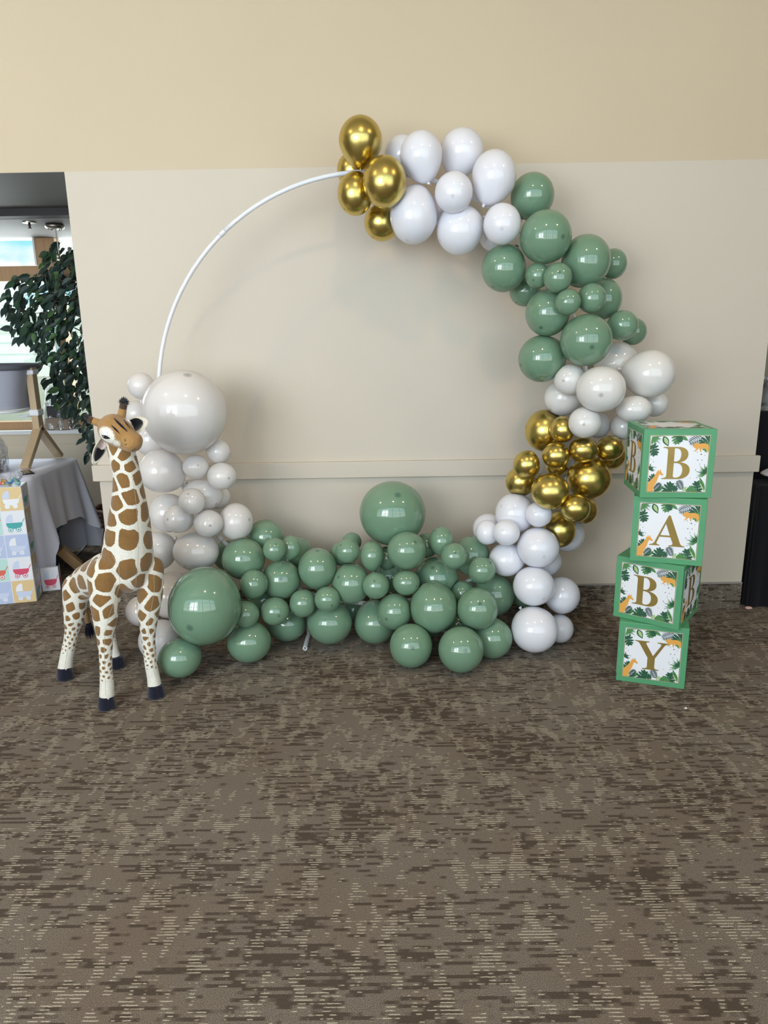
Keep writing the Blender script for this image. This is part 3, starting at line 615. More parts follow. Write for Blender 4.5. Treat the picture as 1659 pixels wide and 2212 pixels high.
for i, (bid, col, cx, cy, rx, ry, tip, neck, pear, tt, lab) in enumerate(BALLOONS):
    P, r = _P[i], _r[i]
    view = (CAM - P).normalized()
    if tip:
        tx, ty = tip[0] / rx, -tip[1] / ry
        q = math.hypot(tx, ty)
        if q > 0.985: tx, ty, q = tx * 0.985 / q, ty * 0.985 / q, 0.985
        ax = RIGHT * tx + UP * ty + view * math.sqrt(max(0.02, 1 - q * q))
    elif neck:
        ax = -(RIGHT * neck[0] - UP * neck[1]).normalized() + view * 0.15
    else:
        rel = P - HC; rr = Vector((rel.x, 0, rel.z)).normalized() * HR
        ax = (P - (HC + rr)) + Vector((random.uniform(-.02, .02), -0.02, random.uniform(-.02, .02)))
    ax.normalize()
    M = ax.to_track_quat('Z', 'Y').to_matrix()
    prof = balloon_profile(pear)
    NU = 44
    mb = MB(); mb.lathe(prof, NU)
    V = np.array(mb.v); tipv = V[:, 2].copy()
    V = V @ np.array(M).T
    # stretch to the measured width and height
    ru, uu, vv = np.array(RIGHT), np.array(UP), np.array(FWD)
    a, bq, cq = V @ ru, V @ uu, V @ vv
    a = (a - (a.max() + a.min()) / 2) / ((a.max() - a.min()) / 2) * (r * rx / math.sqrt(rx * ry))
    bq = (bq - (bq.max() + bq.min()) / 2) / ((bq.max() - bq.min()) / 2) * (r * ry / math.sqrt(rx * ry))
    V = a[:, None] * ru + bq[:, None] * uu + (cq * r)[:, None] * vv
    # the knot at the neck
    kc = Vector(V[-NU:].mean(0)); kd = -ax
    km = MB(); KM = Matrix.Translation(kc) @ kd.to_track_quat('Z', 'Y').to_matrix().to_4x4()
    k = 0.009
    km.lathe([(k * .5, -k * .5), (k * .45, 0), (k * .9, k * .25), (k * .95, k * .7), (k * .45, k * 1.0), (k * .8, k * 1.35), (k * 1.15, k * 1.9), (k * 1.0, k * 2.0)], 12, KM)
    KV = np.array([tuple(v) for v in km.v])
    # press balloons flat where they touch a neighbour, the carpet or the wall
    def press(Q):
        for j in range(BN):
            if j == i: continue
            dv = np.array(_P[j] - P); d = np.linalg.norm(dv); rs = r + _r[j]
            if d > rs * 1.35: continue
            nn = dv / d; h = (d * d + r * r - _r[j] ** 2) / (2 * d)
            if d > rs: h = r + (d - rs) * 0.5
            s = Q @ nn - (h - 0.0008)
            Q = Q - np.clip(s, 0, None)[:, None] * nn
        Z = Q[:, 2] + P.z; Q[:, 2] += np.clip(0.002 - Z, 0, None)
        Yy = Q[:, 1] + P.y; Q[:, 1] -= np.clip(Yy - (WY - 0.003), 0, None)
        # keep off the hoop tube
        W = Q + np.array(P) - np.array(HC); rad = np.hypot(W[:, 0], W[:, 2]); dr = rad - HR; dd = np.hypot(dr, W[:, 1]); lim = 0.0135
        push = np.clip(lim - dd, 0, None) / np.maximum(dd, 1e-6)
        Q[:, 0] += W[:, 0] / rad * dr * push; Q[:, 2] += W[:, 2] / rad * dr * push; Q[:, 1] += W[:, 1] * push
        return Q
    V = press(V); KV = press(KV)
    mb.v = [tuple(v) for v in V]; km.v = [tuple(v) for v in KV]
    o = mb.build('balloon', BM[col], None, True, P)
    at_ = o.data.attributes.new('tip', 'FLOAT', 'POINT'); at_.data.foreach_set('value', tipv.astype(np.float32))
    tag(o, lab, 'balloon', NAMES[col])
    km.build('knot', BM[col], o, True)

# ---------------------------------------------------------------- letter boxes
GREEN = NT('green card'); _tc = GREEN.n('ShaderNodeTexCoord'); _no = GREEN.n('ShaderNodeTexNoise', Vector=_tc.outputs['Object'], Scale=9.0, Detail=2.0)
GREEN.p(Base_Color=GREEN.mix(_no.outputs['Fac'], srgb(82, 152, 108), srgb(96, 166, 122)), Roughness=0.42); GREEN = GREEN.mat
PANEL = plain('white card print', srgb(240, 242, 248), 0.35)
GOLDFOIL = NT('gold foil'); _tc = GOLDFOIL.n('ShaderNodeTexCoord'); _no = GOLDFOIL.n('ShaderNodeTexNoise', Vector=_tc.outputs['Object'], Scale=7.0, Detail=3.0)
GOLDFOIL.p(Base_Color=GOLDFOIL.mix(_no.outputs['Fac'], srgb(150, 124, 62), srgb(196, 170, 100)), Roughness=0.34, Metallic=0.55); GOLDFOIL = GOLDFOIL.mat
LEAFS = [plain('print dark green', srgb(44, 92, 66), 0.4), plain('print mid green', srgb(84, 140, 84), 0.4), plain('print light green', srgb(176, 204, 140), 0.4), plain('print slate green', srgb(58, 84, 84), 0.4)]
ORANGE = plain('print orange', srgb(232, 170, 84), 0.4)
DOTS = plain('print grey dots', srgb(66, 76, 84), 0.4)

def path(cmds, n=8):
    pts = []
    for c in cmds:
        if len(c) == 2: pts.append(c)
        else:
            p0 = pts[-1]; (x1, y1), (x2, y2), (x3, y3) = (c[0:2], c[2:4], c[4:6])
            for i in range(1, n + 1):
                q = i / n; w = 1 - q
                pts.append((w ** 3 * p0[0] + 3 * w * w * q * x1 + 3 * w * q * q * x2 + q ** 3 * x3, w ** 3 * p0[1] + 3 * w * w * q * y1 + 3 * w * q * q * y2 + q ** 3 * y3))
    return pts
LETTER = {
 'B': [path([(0, 0), (0, .03), (.10, .035, .15, .05, .15, .13), (.15, .87), (.15, .95, .10, .965, 0, .97), (0, 1), (.46, 1), (.67, 1, .79, .90, .79, .76), (.79, .63, .69, .55, .55, .525), (.74, .505, .87, .42, .87, .27), (.87, .10, .72, 0, .50, 0)]),
       path([(.355, .955), (.40, .958), (.51, .958, .57, .88, .57, .755), (.57, .62, .51, .548, .40, .548), (.355, .548)]),
       path([(.355, .50), (.42, .50), (.56, .50, .64, .41, .64, .275), (.64, .13, .56, .045, .44, .045), (.38, .045, .355, .06, .355, .11)])],
 'A': [path([(0, 0), (.30, 0), (.30, .03), (.215, .035, .20, .06, .225, .13), (.285, .29), (.60, .29), (.665, .13), (.69, .06, .665, .035, .565, .03), (.565, 0), (1.02, 0), (1.02, .03), (.935, .035, .905, .07, .88, .13), (.565, .97), (.55, 1.0, .515, 1.0, .50, .97), (.155, .13), (.13, .065, .09, .035, 0, .03)]),
       [(.305, .345), (.58, .345), (.445, .72)]],
 'Y': [path([(0, 1), (.42, 1), (.42, .97), (.33, .965, .315, .94, .335, .90), (.55, .50), (.755, .88), (.78, .94, .745, .965, .65, .97), (.65, 1), (1, 1), (1, .97), (.925, .965, .885, .94, .85, .88), (.61, .42), (.61, .12), (.61, .055, .635, .035, .745, .03), (.745, 0), (.25, 0), (.25, .03), (.365, .035, .395, .055, .395, .12), (.395, .42), (.14, .89), (.11, .945, .08, .965, 0, .97)])],
}
LBOX = {'B': (.235, .235, .535, .565), 'A': (.205, .225, .575, .57), 'Y': (.19, .205, .60, .565)}   # x, y, width unit, height in the panel
BX = 0.30; PS = 0.248; PI_ = (BX - PS) / 2
def pl(u, v, d): return Vector(((u - .5) * PS, -d, (v - .5) * PS))     # panel frame: x right, z up, facing -y
def rot(pts, ang, cx, cy, sc=1.0):
    c, s = math.cos(ang), math.sin(ang)
    return [(cx + sc * (x * c - y * s), cy + sc * (x * s + y * c)) for x, y in pts]
def clip01(pts): return [(min(max(x, .012), .988), min(max(y, .012), .988)) for x, y in pts]
def leaf_shape(L, w, n=7):
    up = [(L * i / n, w * math.sin(math.pi * (i / n) ** 0.8)) for i in range(n + 1)]
    return up + [(x, -y) for x, y in reversed(up[1:-1])]
class Lift:
    """each printed piece lies a hair above the one before it, so that none coincide"""
    def __init__(s, d): s.d = d
    def __call__(s, u, v): return pl(u, v, s.d)
    def up(s): s.d += 2e-5; return s
def fan(mb, cx, cy, r, a0, a1, n, mat, d):
    d = Lift(d)
    for i in range(n):
        a = R(a0 + (a1 - a0) * i / (n - 1)); rr = r * (0.8 + 0.2 * math.sin(i * 2.4))
        mb.poly([clip01(rot([(0, -.004), (rr * .6, -.009), (rr, 0), (rr * .6, .009), (0, .004)], a, cx, cy))], d.up(), mat)
def fern(mb, cx, cy, ang, L, mat, d, n=7):
    d = Lift(d)
    a = R(ang); mb.poly([clip01(rot([(0, -.003), (L, -.002), (L, .002), (0, .003)], a, cx, cy))], d.up(), mat)
    for i in range(n):
        q = 0.18 + 0.8 * i / n; l = L * 0.42 * math.sin(math.pi * (0.25 + 0.7 * i / n))
        for sg in (1, -1):
            px, py = rot([(L * q, 0)], a, cx, cy)[0]
            mb.poly([clip01(rot(leaf_shape(l, .009, 4), a + sg * R(52), px, py))], d.up(), mat)
def monstera(mb, cx, cy, ang, sz, mat, d):
    d = Lift(d)
    a = R(ang)
    mb.poly([clip01(rot([(-.2, -.06), (.95, -.05), (.95, .05), (-.2, .06)], a, cx, cy, sz))], d.up(), mat)
    for i, (q, l, th) in enumerate(((.0, .50, 118), (.12, .60, 92), (.32, .62, 72), (.52, .55, 55), (.70, .42, 36))):
        for sg in (1, -1):
            px, py = rot([(q, 0)], a, cx, cy, sz)[0]
            mb.poly([clip01(rot([(0, -.09), (.6 * l, -.13), (l, -.04), (l * .96, .07), (.5 * l, .12), (0, .09)], a + sg * R(th), px, py, sz))], d.up(), mat)
def leaf(mb, cx, cy, ang, L, w, mat, d):
    d = Lift(d)
    mb.poly([clip01(rot(leaf_shape(L, w), R(ang), cx, cy))], d.up(), mat)
def print_leaves():
    m = MB(); D = .0012; E = .0015
    fan(m, .035, .975, .20, -95, 5, 12, 1, D); fan(m, .02, .40, .12, -20, 95, 8, 0, D)
    monstera(m, .05, .80, -70, .16, 0, E); monstera(m, .06, .20, 60, .13, 0, D)
    leaf(m, .22, .985, -62, .20, .052, 0, D); leaf(m, .235, .965, -62, .15, .030, 2, E)
    monstera(m, .43, .985, -80, .14, 1, D); monstera(m, .47, .97, -60, .10, 0, E); leaf(m, .52, .985, -35, .14, .03, 1, D); leaf(m, .50, .985, -75, .10, .03, 0, D)
    fern(m, .90, .985, -155, .28, 3, D); monstera(m, .985, .93, 215, .18, 0, D); monstera(m, .985, .84, 235, .13, 1, E); leaf(m, .985, .80, -110, .12, .03, 2, D)
    fan(m, .985, .33, .20, 95, 215, 11, 1, D); fan(m, .985, .35, .12, 90, 200, 8, 0, E)
    leaf(m, .975, .03, 112, .26, .035, 1, D); leaf(m, .97, .02, 118, .20, .012, 2, E)
    fern(m, .11, .02, 48, .19, 3, D); leaf(m, .16, .02, 35, .16, .04, 1, D); leaf(m, .12, .015, 20, .14, .02, 0, E)
    monstera(m, .34, .02, 62, .17, 0, D); monstera(m, .40, .03, 25, .13, 0, E); leaf(m, .30, .02, 12, .10, .03, 1, D)
    fern(m, .62, .02, 118, .22, 3, D); leaf(m, .66, .02, 25, .15, .035, 1, D); leaf(m, .62, .02, 60, .10, .03, 2, E)
    monstera(m, .86, .03, 98, .17, 0, D); monstera(m, .80, .02, 140, .12, 1, E)
    return m
def print_dots():
    m = MB()
    for x, y, r in ((.14, .75, .006), (.10, .66, .011), (.04, .58, .006), (.08, .54, .007), (.03, .49, .006), (.06, .43, .011), (.13, .44, .007), (.13, .31, .006), (.80, .71, .007), (.87, .67, .011), (.93, .65, .006), (.82, .57, .009), (.89, .57, .008), (.86, .50, .007), (.94, .49, .006), (.80, .40, .008), (.83, .26, .007), (.72, .25, .006)):
        m.poly([[(x + r * math.cos(i * math.pi / 5), y + r * math.sin(i * math.pi / 5)) for i in range(10)]], lambda u, v: pl(u, v, .0012))
    return m
GIR = [(.012, .012), (.012, .17), (.045, .20), (.085, .245), (.125, .305), (.150, .355), (.150, .372), (.175, .372), (.170, .400), (.182, .402), (.188, .376), (.205, .378), (.212, .405), (.222, .402), (.220, .370), (.245, .338), (.268, .312), (.262, .300), (.235, .300), (.215, .318), (.195, .310), (.180, .265), (.165, .20), (.130, .13), (.105, .012)]
LION = [(.985, .80), (.985, .745), (.965, .70), (.955, .735), (.930, .765), (.900, .77), (.868, .765), (.862, .735), (.868, .712), (.848, .712), (.842, .745), (.832, .768), (.815, .770), (.795, .745), (.770, .722), (.745, .718), (.742, .728), (.770, .745), (.775, .770), (.755, .780), (.735, .795), (.722, .800), (.725, .815), (.715, .830), (.735, .850), (.760, .868), (.800, .868), (.825, .855), (.860, .858), (.900, .862), (.940, .850), (.970, .845)]
def print_animals():
    m = MB(); m.poly([GIR], lambda u, v: pl(u, v, .0018)); return m
def print_lion():
    m = MB(); m.poly([LION], lambda u, v: pl(u, v, .0018)); return m
def mesh_of(mb, name, mats):
    me = mb.mesh(name); [me.materials.append(q) for q in mats]
    if len(mats) > 1: me.polygons.foreach_set('material_index', mb.m)
    return me
def border():
    m = MB(); o, i = .003, .0125
    m.poly([[(o, o), (1 - o, o), (1 - o, 1 - o), (o, 1 - o)], [(i, i), (i, 1 - i), (1 - i, 1 - i), (1 - i, i)]], lambda u, v: pl(u, v, .0010)); return m
ME_PANEL = mesh_of(MB().box((-PS / 2, -.0006, -PS / 2), (PS / 2, .0, PS / 2)), 'print_panel', [PANEL])
ME_BORDER = mesh_of(border(), 'gold_border', [GOLDFOIL]); ME_LEAF = mesh_of(print_leaves(), 'leaf_print', LEAFS)
ME_DOT = mesh_of(print_dots(), 'dot_print', [DOTS]); ME_GIR = mesh_of(print_animals(), 'giraffe_print', [ORANGE]); ME_LION = mesh_of(print_lion(), 'lion_print', [ORANGE])
ME_LET = {}
for ch, loops in LETTER.items():
    x0, y0, w, h = LBOX[ch]; m = MB()
    m.poly([[(x0 + p[0] * w, y0 + p[1] * h) for p in L] for L in loops], lambda u, v: pl(u, v, .0016))
    ME_LET[ch] = mesh_of(m, 'letter', [GOLDFOIL])
def put(me, name, parent, loc=(0, 0, 0), rot_=(0, 0, 0)):
    o = bpy.data.objects.new(name, me); COL.objects.link(o); o.parent = parent; o.location = loc; o.rotation_euler = rot_; return o
def letter_box(ch, x, y, z, yaw, label):
    t = thing('letter_box', label, 'box', (x, y, z), yaw, 'stacked letter boxes')
    MB().rbox((-BX / 2, -BX / 2, 0.0006), (BX / 2, BX / 2, BX - 0.0006), 0.0022).build('card_box', GREEN, t)
    MB().box((-BX / 2 + .004, BX / 2 - .02, BX - .0006), (BX / 2 - .004, BX / 2 - .0195, BX - .0002)).build('lid_fold', GREEN, t)
    for loc, rr, let in (((0, -BX / 2 - .0003, BX / 2), (0, 0, 0), True), ((-BX / 2 - .0003, 0, BX / 2), (0, 0, -math.pi / 2), True), ((BX / 2 + .0003, 0, BX / 2), (0, 0, math.pi / 2), True), ((0, 0, BX - 0.0003), (-math.pi / 2, 0, 0), False)):
        if not let and ch != 'top' and z < 0.85: continue
        p = put(ME_PANEL, 'print_panel', t, loc, rr)
        put(ME_BORDER, 'gold_border', p); put(ME_LEAF, 'leaf_print', p)['kind'] = 'stuff'; put(ME_DOT, 'dot_print', p); put(ME_GIR, 'giraffe_print', p); put(ME_LION, 'lion_print', p)
        if let: put(ME_LET[ch], 'letter', p)
    return t
letter_box('Y', 1.25343, 3.18666, 0.0, -0.33556, 'green letter box with a gold Y, on the carpet, bottom of its stack')
letter_box('B', 1.2611, 3.18543, 0.30, -0.66437, 'green letter box with a gold B, turned askew, second from the carpet')
letter_box('A', 1.27311, 3.16985, 0.60, -0.33812, 'green letter box with a gold A, third from the carpet in its stack')
letter_box('B', 1.25461, 3.1727, 0.90, -0.09085, 'green letter box with a gold B on the very top of the stack')

# ---------------------------------------------------------------- plush giraffe
GY = {}
def cframe(x, y, z): return (RIGHT * x + UP * y - FWD * z)
PX = lambda px, py, Y: at(px, py, Y)
caps = []   # (p0, r0, p1, r1, group)
def cap(a, ra, b, rb, g): caps.append((Vector(a), ra, Vector(b), rb, g))
def chain(pts, g):
    for (a, ra), (b, rb) in zip(pts, pts[1:]): cap(a, ra, b, rb, g)
# trunk, neck
chain([(PX(275, 1228, 3.01), .108), (PX(232, 1238, 3.13), .098), (PX(190, 1256, 3.24), .082), (PX(178, 1272, 3.27), .074)], 'trunk')
chain([(PX(276, 1205, 3.00), .112), (PX(277, 1165, 2.99), .102), (PX(279, 1125, 2.975), .088), (PX(279, 1090, 2.965), .075), (PX(277, 1055, 2.955), .064), (PX(274, 1022, 2.95), .056), (PX(266, 990, 2.95), .056), (PX(260, 966, 2.955), .055)], 'neck')
# legs: shoulder to pastern
LEGS = {
 'front_right': [(PX(226, 1240, 2.95), .074), (PX(227, 1292, 2.93), .066), (PX(227, 1330, 2.92), .054), (PX(227, 1372, 2.91), .037), (PX(228, 1412, 2.905), .0285), (PX(229, 1450, 2.90), .0275), (PX(231, 1476, 2.90), .031), (PX(231, 1500, 2.897), .033)],
 'front_left': [(PX(325, 1228, 3.04), .060), (PX(324, 1284, 3.03), .057), (PX(320, 1320, 3.02), .050), (PX(320, 1368, 3.01), .033), (PX(323, 1408, 3.005), .0285), (PX(326, 1436, 3.0), .0285), (PX(331, 1460, 3.0), .029), (PX(334, 1480, 2.997), .032)],
 'rear_right': [(PX(166, 1268, 3.23), .066), (PX(163, 1298, 3.22), .058), (PX(160, 1334, 3.215), .048), (PX(156, 1360, 3.21), .034), (PX(151, 1386, 3.205), .031), (PX(144, 1418, 3.195), .0315), (PX(140, 1447, 3.19), .035)],
 'rear_left': [(PX(205, 1278, 3.34), .062), (PX(214, 1312, 3.34), .050), (PX(228, 1350, 3.335), .036), (PX(238, 1385, 3.32), .030), (PX(244, 1410, 3.31), .029), (PX(249, 1424, 3.305), .031)],
}
for k, v in LEGS.items(): chain(v, 'leg')
# head
HF = cframe(.82, -.46, .34).normalized(); HX0 = cframe(.80, .50, -.25); HXv = (HX0 - HF * HX0.dot(HF)).normalized(); HU = HF.cross(-HXv).normalized()
if HU.dot(UP) < 0: HU = -HU
C0 = PX(248, 929, 2.94)
def hp(x, f, u): return C0 + HXv * x + HF * f + HU * u
cap(hp(0, -.006, .002), .064, hp(0, .03, -.002), .060, 'head')
cap(hp(0, .02, -.006), .059, hp(0, .066, -.012), .047, 'head')
cap(hp(0, .066, -.012), .047, hp(0, .096, -.016), .040, 'head')
cap(hp(-.012, .098, -.015), .033, hp(.012, .098, -.015), .033, 'head')
cap(hp(0, .05, -.03), .036, hp(0, .092, -.036), .027, 'head')
cap(hp(0, 0, -.02), .056, PX(259, 962, 2.955), .052, 'neck')
gm = MB()
for a, ra, b, rb, g in caps:
    L = (b - a).length; k = max(2, int(L / (min(ra, rb) * 0.28)) + 1)
    for i in range(k + 1):
        q = i / k; gm.ell(a.lerp(b, q), *([ra + (rb - ra) * q] * 3), nu=20, nv=12)
tmp = gm.build('giraffe_tmp', [], None)
md = tmp.modifiers.new('r', 'REMESH'); md.mode = 'VOXEL'; md.voxel_size = 0.0048
md2 = tmp.modifiers.new('s', 'SMOOTH'); md2.factor = 0.5; md2.iterations = 9
dg = bpy.context.evaluated_depsgraph_get(); dg.update()
gme = bpy.data.meshes.new_from_object(tmp.evaluated_get(dg)); bpy.data.objects.remove(tmp)
n = len(gme.vertices); V = np.empty(n * 3); gme.vertices.foreach_get('co', V); V = V.reshape(-1, 3)
# nearest bone of every vertex -> body region
best = np.full(n, 1e9); reg = np.zeros(n, int); names = ['trunk', 'neck', 'leg', 'head']
for a, ra, b, rb, g in caps:
    a_, d_ = np.array(a), np.array(b - a); L2 = d_ @ d_ + 1e-12
    q = np.clip(((V - a_) @ d_) / L2, 0, 1); dist = np.linalg.norm(V - a_ - q[:, None] * d_, axis=1) - (ra + (rb - ra) * q)
    m = dist < best; best[m] = dist[m]; reg[m] = names.index(g)
z = V[:, 2]
size = np.interp(z, [.10, .16, .24, .32, .40, .50, .60, .80, 1.0, 1.15], [.016, .018, .024, .036, .052, .074, .088, .086, .066, .050])
head = reg == 3
# irregular spots: dart-throwing seeds, spacing follows the body part
rng = np.random.default_rng(11); order = rng.permutation(n); seeds = []; sr = []
cell = {}
for i in order:
    if head[i]: continue
    p = V[i]; s_ = size[i] * 0.92; ok = True
    if len(seeds):
        A = np.array(seeds) if i % 1 == 0 else A
    key = tuple((p // 0.1).astype(int))
    for dx in (-1, 0, 1):
        for dy in (-1, 0, 1):
            for dz in (-1, 0, 1):
                for (sx, sy, sz, ss) in cell.get((key[0] + dx, key[1] + dy, key[2] + dz), ()):
                    if (sx - p[0]) ** 2 + (sy - p[1]) ** 2 + (sz - p[2]) ** 2 < (0.5 * (s_ + ss)) ** 2: ok = False; break
                if not ok: break
            if not ok: break
        if not ok: break
    if ok:
        seeds.append(p); sr.append(s_); cell.setdefault(key, []).append((p[0], p[1], p[2], s_))
    if len(seeds) > 900: break
seeds = np.array(seeds); sr = np.array(sr)
wob = np.array([noise.noise_vector(Vector(v) * 16) for v in V]) * (size * 0.16)[:, None]
d1 = np.full(n, 9.0); d2 = np.full(n, 9.0)
for s_, r_ in zip(seeds, sr):
    d = np.linalg.norm(V + wob - s_, axis=1)
    m = d < d1; d2 = np.where(m, d1, np.minimum(d2, d)); d1 = np.where(m, d, d1)
edge = (d2 - d1) / 2
w = np.interp(z, [.12, .17, .26, .36, .50, .62, 1.2], [.0070, .0050, .0056, .0076, .0080, .0080, .0068])
w = np.where(z < 0.135, 1.0, w)
spot = np.minimum(edge - w, size * .60 - d1)
gme.attributes.new('spot', 'FLOAT', 'POINT').data.foreach_set('value', spot.astype(np.float32))
# tan head, cream patches round the eyes and on the cheeks
hd = np.zeros(n)
hv = V - np.array(C0); hx, hf, hu = hv @ np.array(HXv), hv @ np.array(HF), hv @ np.array(HU)
under = np.clip((hu + 0.052) / 0.012, 0, 1); back = np.clip((hf + 0.052) / 0.012, 0, 1)
hdist = np.full(n, 9.0); odist = np.full(n, 9.0)
for a, ra, b, rb, g in caps:
    a_, d_ = np.array(a), np.array(b - a); L2 = d_ @ d_ + 1e-12
    q = np.clip(((V - a_) @ d_) / L2, 0, 1); dist = np.linalg.norm(V - a_ - q[:, None] * d_, axis=1) - (ra + (rb - ra) * q)
    if g == 'head': hdist = np.minimum(hdist, dist)
    else: odist = np.minimum(odist, dist)
hd = np.clip((odist - hdist) / 0.006 + 0.5, 0, 1)
bvh = BVHTree.FromPolygons([Vector(v) for v in V], [tuple(p.vertices) for p in gme.polygons])
def on_head(px, py):
    """where the sight line through a pixel meets the giraffe"""
    d = (FWD + RIGHT * ((px - IW / 2) / FPX) - UP * ((py - IH / 2) / FPX)).normalized(); h = bvh.ray_cast(CAM, d)
    return (h[0], h[1]) if h[0] is not None else (at(px, py, 2.9), -FWD)
_e = on_head(226.5, 938)[0] - C0; _ex, _ef, _eu = _e.dot(HXv), _e.dot(HF), _e.dot(HU)
_f = None
for _u in range(2, 20):
    c_ = bvh.find_nearest(hp(.07, _ef + .008, .03 - _u * .006)); v_ = (CAM - c_[0]).normalized()
    if c_[1].dot(v_) < -.12: _f = c_[0] - C0; break
if _f is None: _f = HXv * .064 - HU * .05
EYES = [(_ex, _ef, _eu), (_f.dot(HXv), _f.dot(HF), _f.dot(HU))]
pat = np.zeros(n)
for ex, ef, eu in EYES:
    dd = np.sqrt(((hx - ex) / 1.0) ** 2 + ((hf - ef - .006) / 1.15) ** 2 + ((hu - eu + .004) / 1.0) ** 2); pat = np.maximum(pat, np.clip((0.046 - dd) / 0.022, 0, 1))
    dd = np.sqrt((hx - ex * .85) ** 2 + (hf - ef - .045) ** 2 + (hu - eu + .030) ** 2); pat = np.maximum(pat, 0.85 * np.clip((0.032 - dd) / 0.024, 0, 1))
gme.attributes.new('head', 'FLOAT', 'POINT').data.foreach_set('value', hd.astype(np.float32))
gme.attributes.new('patch', 'FLOAT', 'POINT').data.foreach_set('value', pat.astype(np.float32))
def plush_nodes(t, col):
    tc = t.n('ShaderNodeTexCoord')
    f1 = t.n('ShaderNodeTexNoise', Vector=tc.outputs['Object'], Scale=330.0, Detail=3.0); f2 = t.n('ShaderNodeTexNoise', Vector=tc.outputs['Object'], Scale=60.0, Detail=2.0)
    c = t.mix(t.m('MULTIPLY', t.step(f1.outputs['Fac'], 0.3, 0.7), 0.22), col, (0, 0, 0, 1))
    t.p(Base_Color=c, Roughness=0.95); t.b.inputs['Specular IOR Level'].default_value = 0.1
    t.b.inputs['Sheen Weight'].default_value = 0.35; t.b.inputs['Sheen Roughness'].default_value = 0.5
    t.bump(t.m('ADD', f1.outputs['Fac'], t.m('MULTIPLY', f2.outputs['Fac'], 0.7)), 0.004, 0.55)
t = NT('giraffe plush')
sp = t.n('ShaderNodeAttribute', {'attribute_name': 'spot'}).outputs['Fac']; hd_ = t.n('ShaderNodeAttribute', {'attribute_name': 'head'}).outputs['Fac']; pa = t.n('ShaderNodeAttribute', {'attribute_name': 'patch'}).outputs['Fac']
tc = t.n('ShaderNodeTexCoord'); fz = t.n('ShaderNodeTexNoise', Vector=tc.outputs['Object'], Scale=240.0, Detail=2.0).outputs['Fac']; big = t.n('ShaderNodeTexNoise', Vector=tc.outputs['Object'], Scale=22.0, Detail=2.0).outputs['Fac']
CREAM, BROWN, BROWN2, TAN = srgb(240, 237, 226), srgb(152, 116, 70), srgb(130, 94, 52), srgb(184, 144, 92)
fzo = t.m('MULTIPLY', t.m('SUBTRACT', fz, 0.5), 0.006)
coat = t.mix(t.step(t.m('ADD', sp, fzo), -0.0007, 0.0009), CREAM, t.mix(big, BROWN2, BROWN))
hcol = t.mix(t.step(t.m('ADD', pa, t.m('MULTIPLY', t.m('SUBTRACT', fz, 0.5), 0.9)), 0.3, 0.75), t.mix(big, srgb(158, 116, 66), TAN), CREAM)
plush_nodes(t, t.mix(hd_, coat, hcol)); PLUSH = t.mat
def plushcol(name, col):
    q = NT(name); plush_nodes(q, col); return q.mat
P_TAN = plushcol('tan plush', srgb(176, 136, 84)); P_CREAM = plushcol('cream plush', srgb(238, 230, 214)); P_BLACK = plushcol('black plush', srgb(26, 25, 32)); P_NAVY = plushcol('navy plush', srgb(24, 26, 44)); P_DKBR = plushcol('dark brown plush', srgb(84, 64, 50)); P_PINK = plushcol('pinkish plush', srgb(222, 204, 196))
gme.materials.clear(); gme.materials.append(PLUSH); gme.polygons.foreach_set('use_smooth', [True] * len(gme.polygons))
GLOC = Vector((-1.33, 3.08, 0))
gir = thing('plush_giraffe', 'tall standing plush giraffe with brown patches left of the balloon arch', 'giraffe', GLOC)
gb = bpy.data.objects.new('body', gme); COL.objects.link(gb); gb.parent = gir; gb.location = -GLOC
def gbuild(mb, name, mat, parent=None, smooth=True):
    """children of the giraffe, vertices given in world space"""
    if parent is None: parent = gir; mb.v = [tuple(Vector(v) - GLOC) for v in mb.v]
    else: mb.v = [tuple(Vector(v) - GLOC) for v in mb.v]
    return mb.build(name, mat, parent, smooth)
TOE = Vector((0.66, -0.75, 0)); LAT = Vector((0.75, 0.66, 0))
# hooves: dark cloth shoes with a cleft front
for nm, (px, py, Y) in (('a', (229, 1514, 2.895)), ('b', (336, 1491, 2.995)), ('c', (140, 1457, 3.185)), ('d', (251, 1433, 3.303))):
    p = at(px, py, Y); sgn = 1 if nm != 'd' else .9
    hm = MB(); NU, NV = 28, 12
    def fn(u, v, p=p):
        a = 2 * math.pi * u; ca, sa = math.cos(a), math.sin(a)
        hgt = 0.060 * (1 - v)
        rad = 0.0405 * (1 - 0.22 * (1 - v) ** 1.5) * (1 if 0 < v < 1 else (0.86 if v == 1 else 0.80))
        f = rad * (1.12 if ca > 0 else 0.95)
        cle = math.exp(-(sa / 0.16) ** 2) * (0.011 if ca > 0 else 0.0) * (1 if v > 0 else .5)
        return Vector((p.x, p.y, 0.0015 + hgt)) + TOE * (ca * f - cle + 0.004) + LAT * (sa * rad * 1.02)
    hm.grid(fn, NU, NV)
    hm.f.append(tuple(range(NU))[::-1]); hm.m.append(0); b0 = NV * (NU + 1); hm.f.append(tuple(b0 + i for i in range(NU))); hm.m.append(0)
    gbuild(hm, 'hoof', P_NAVY)
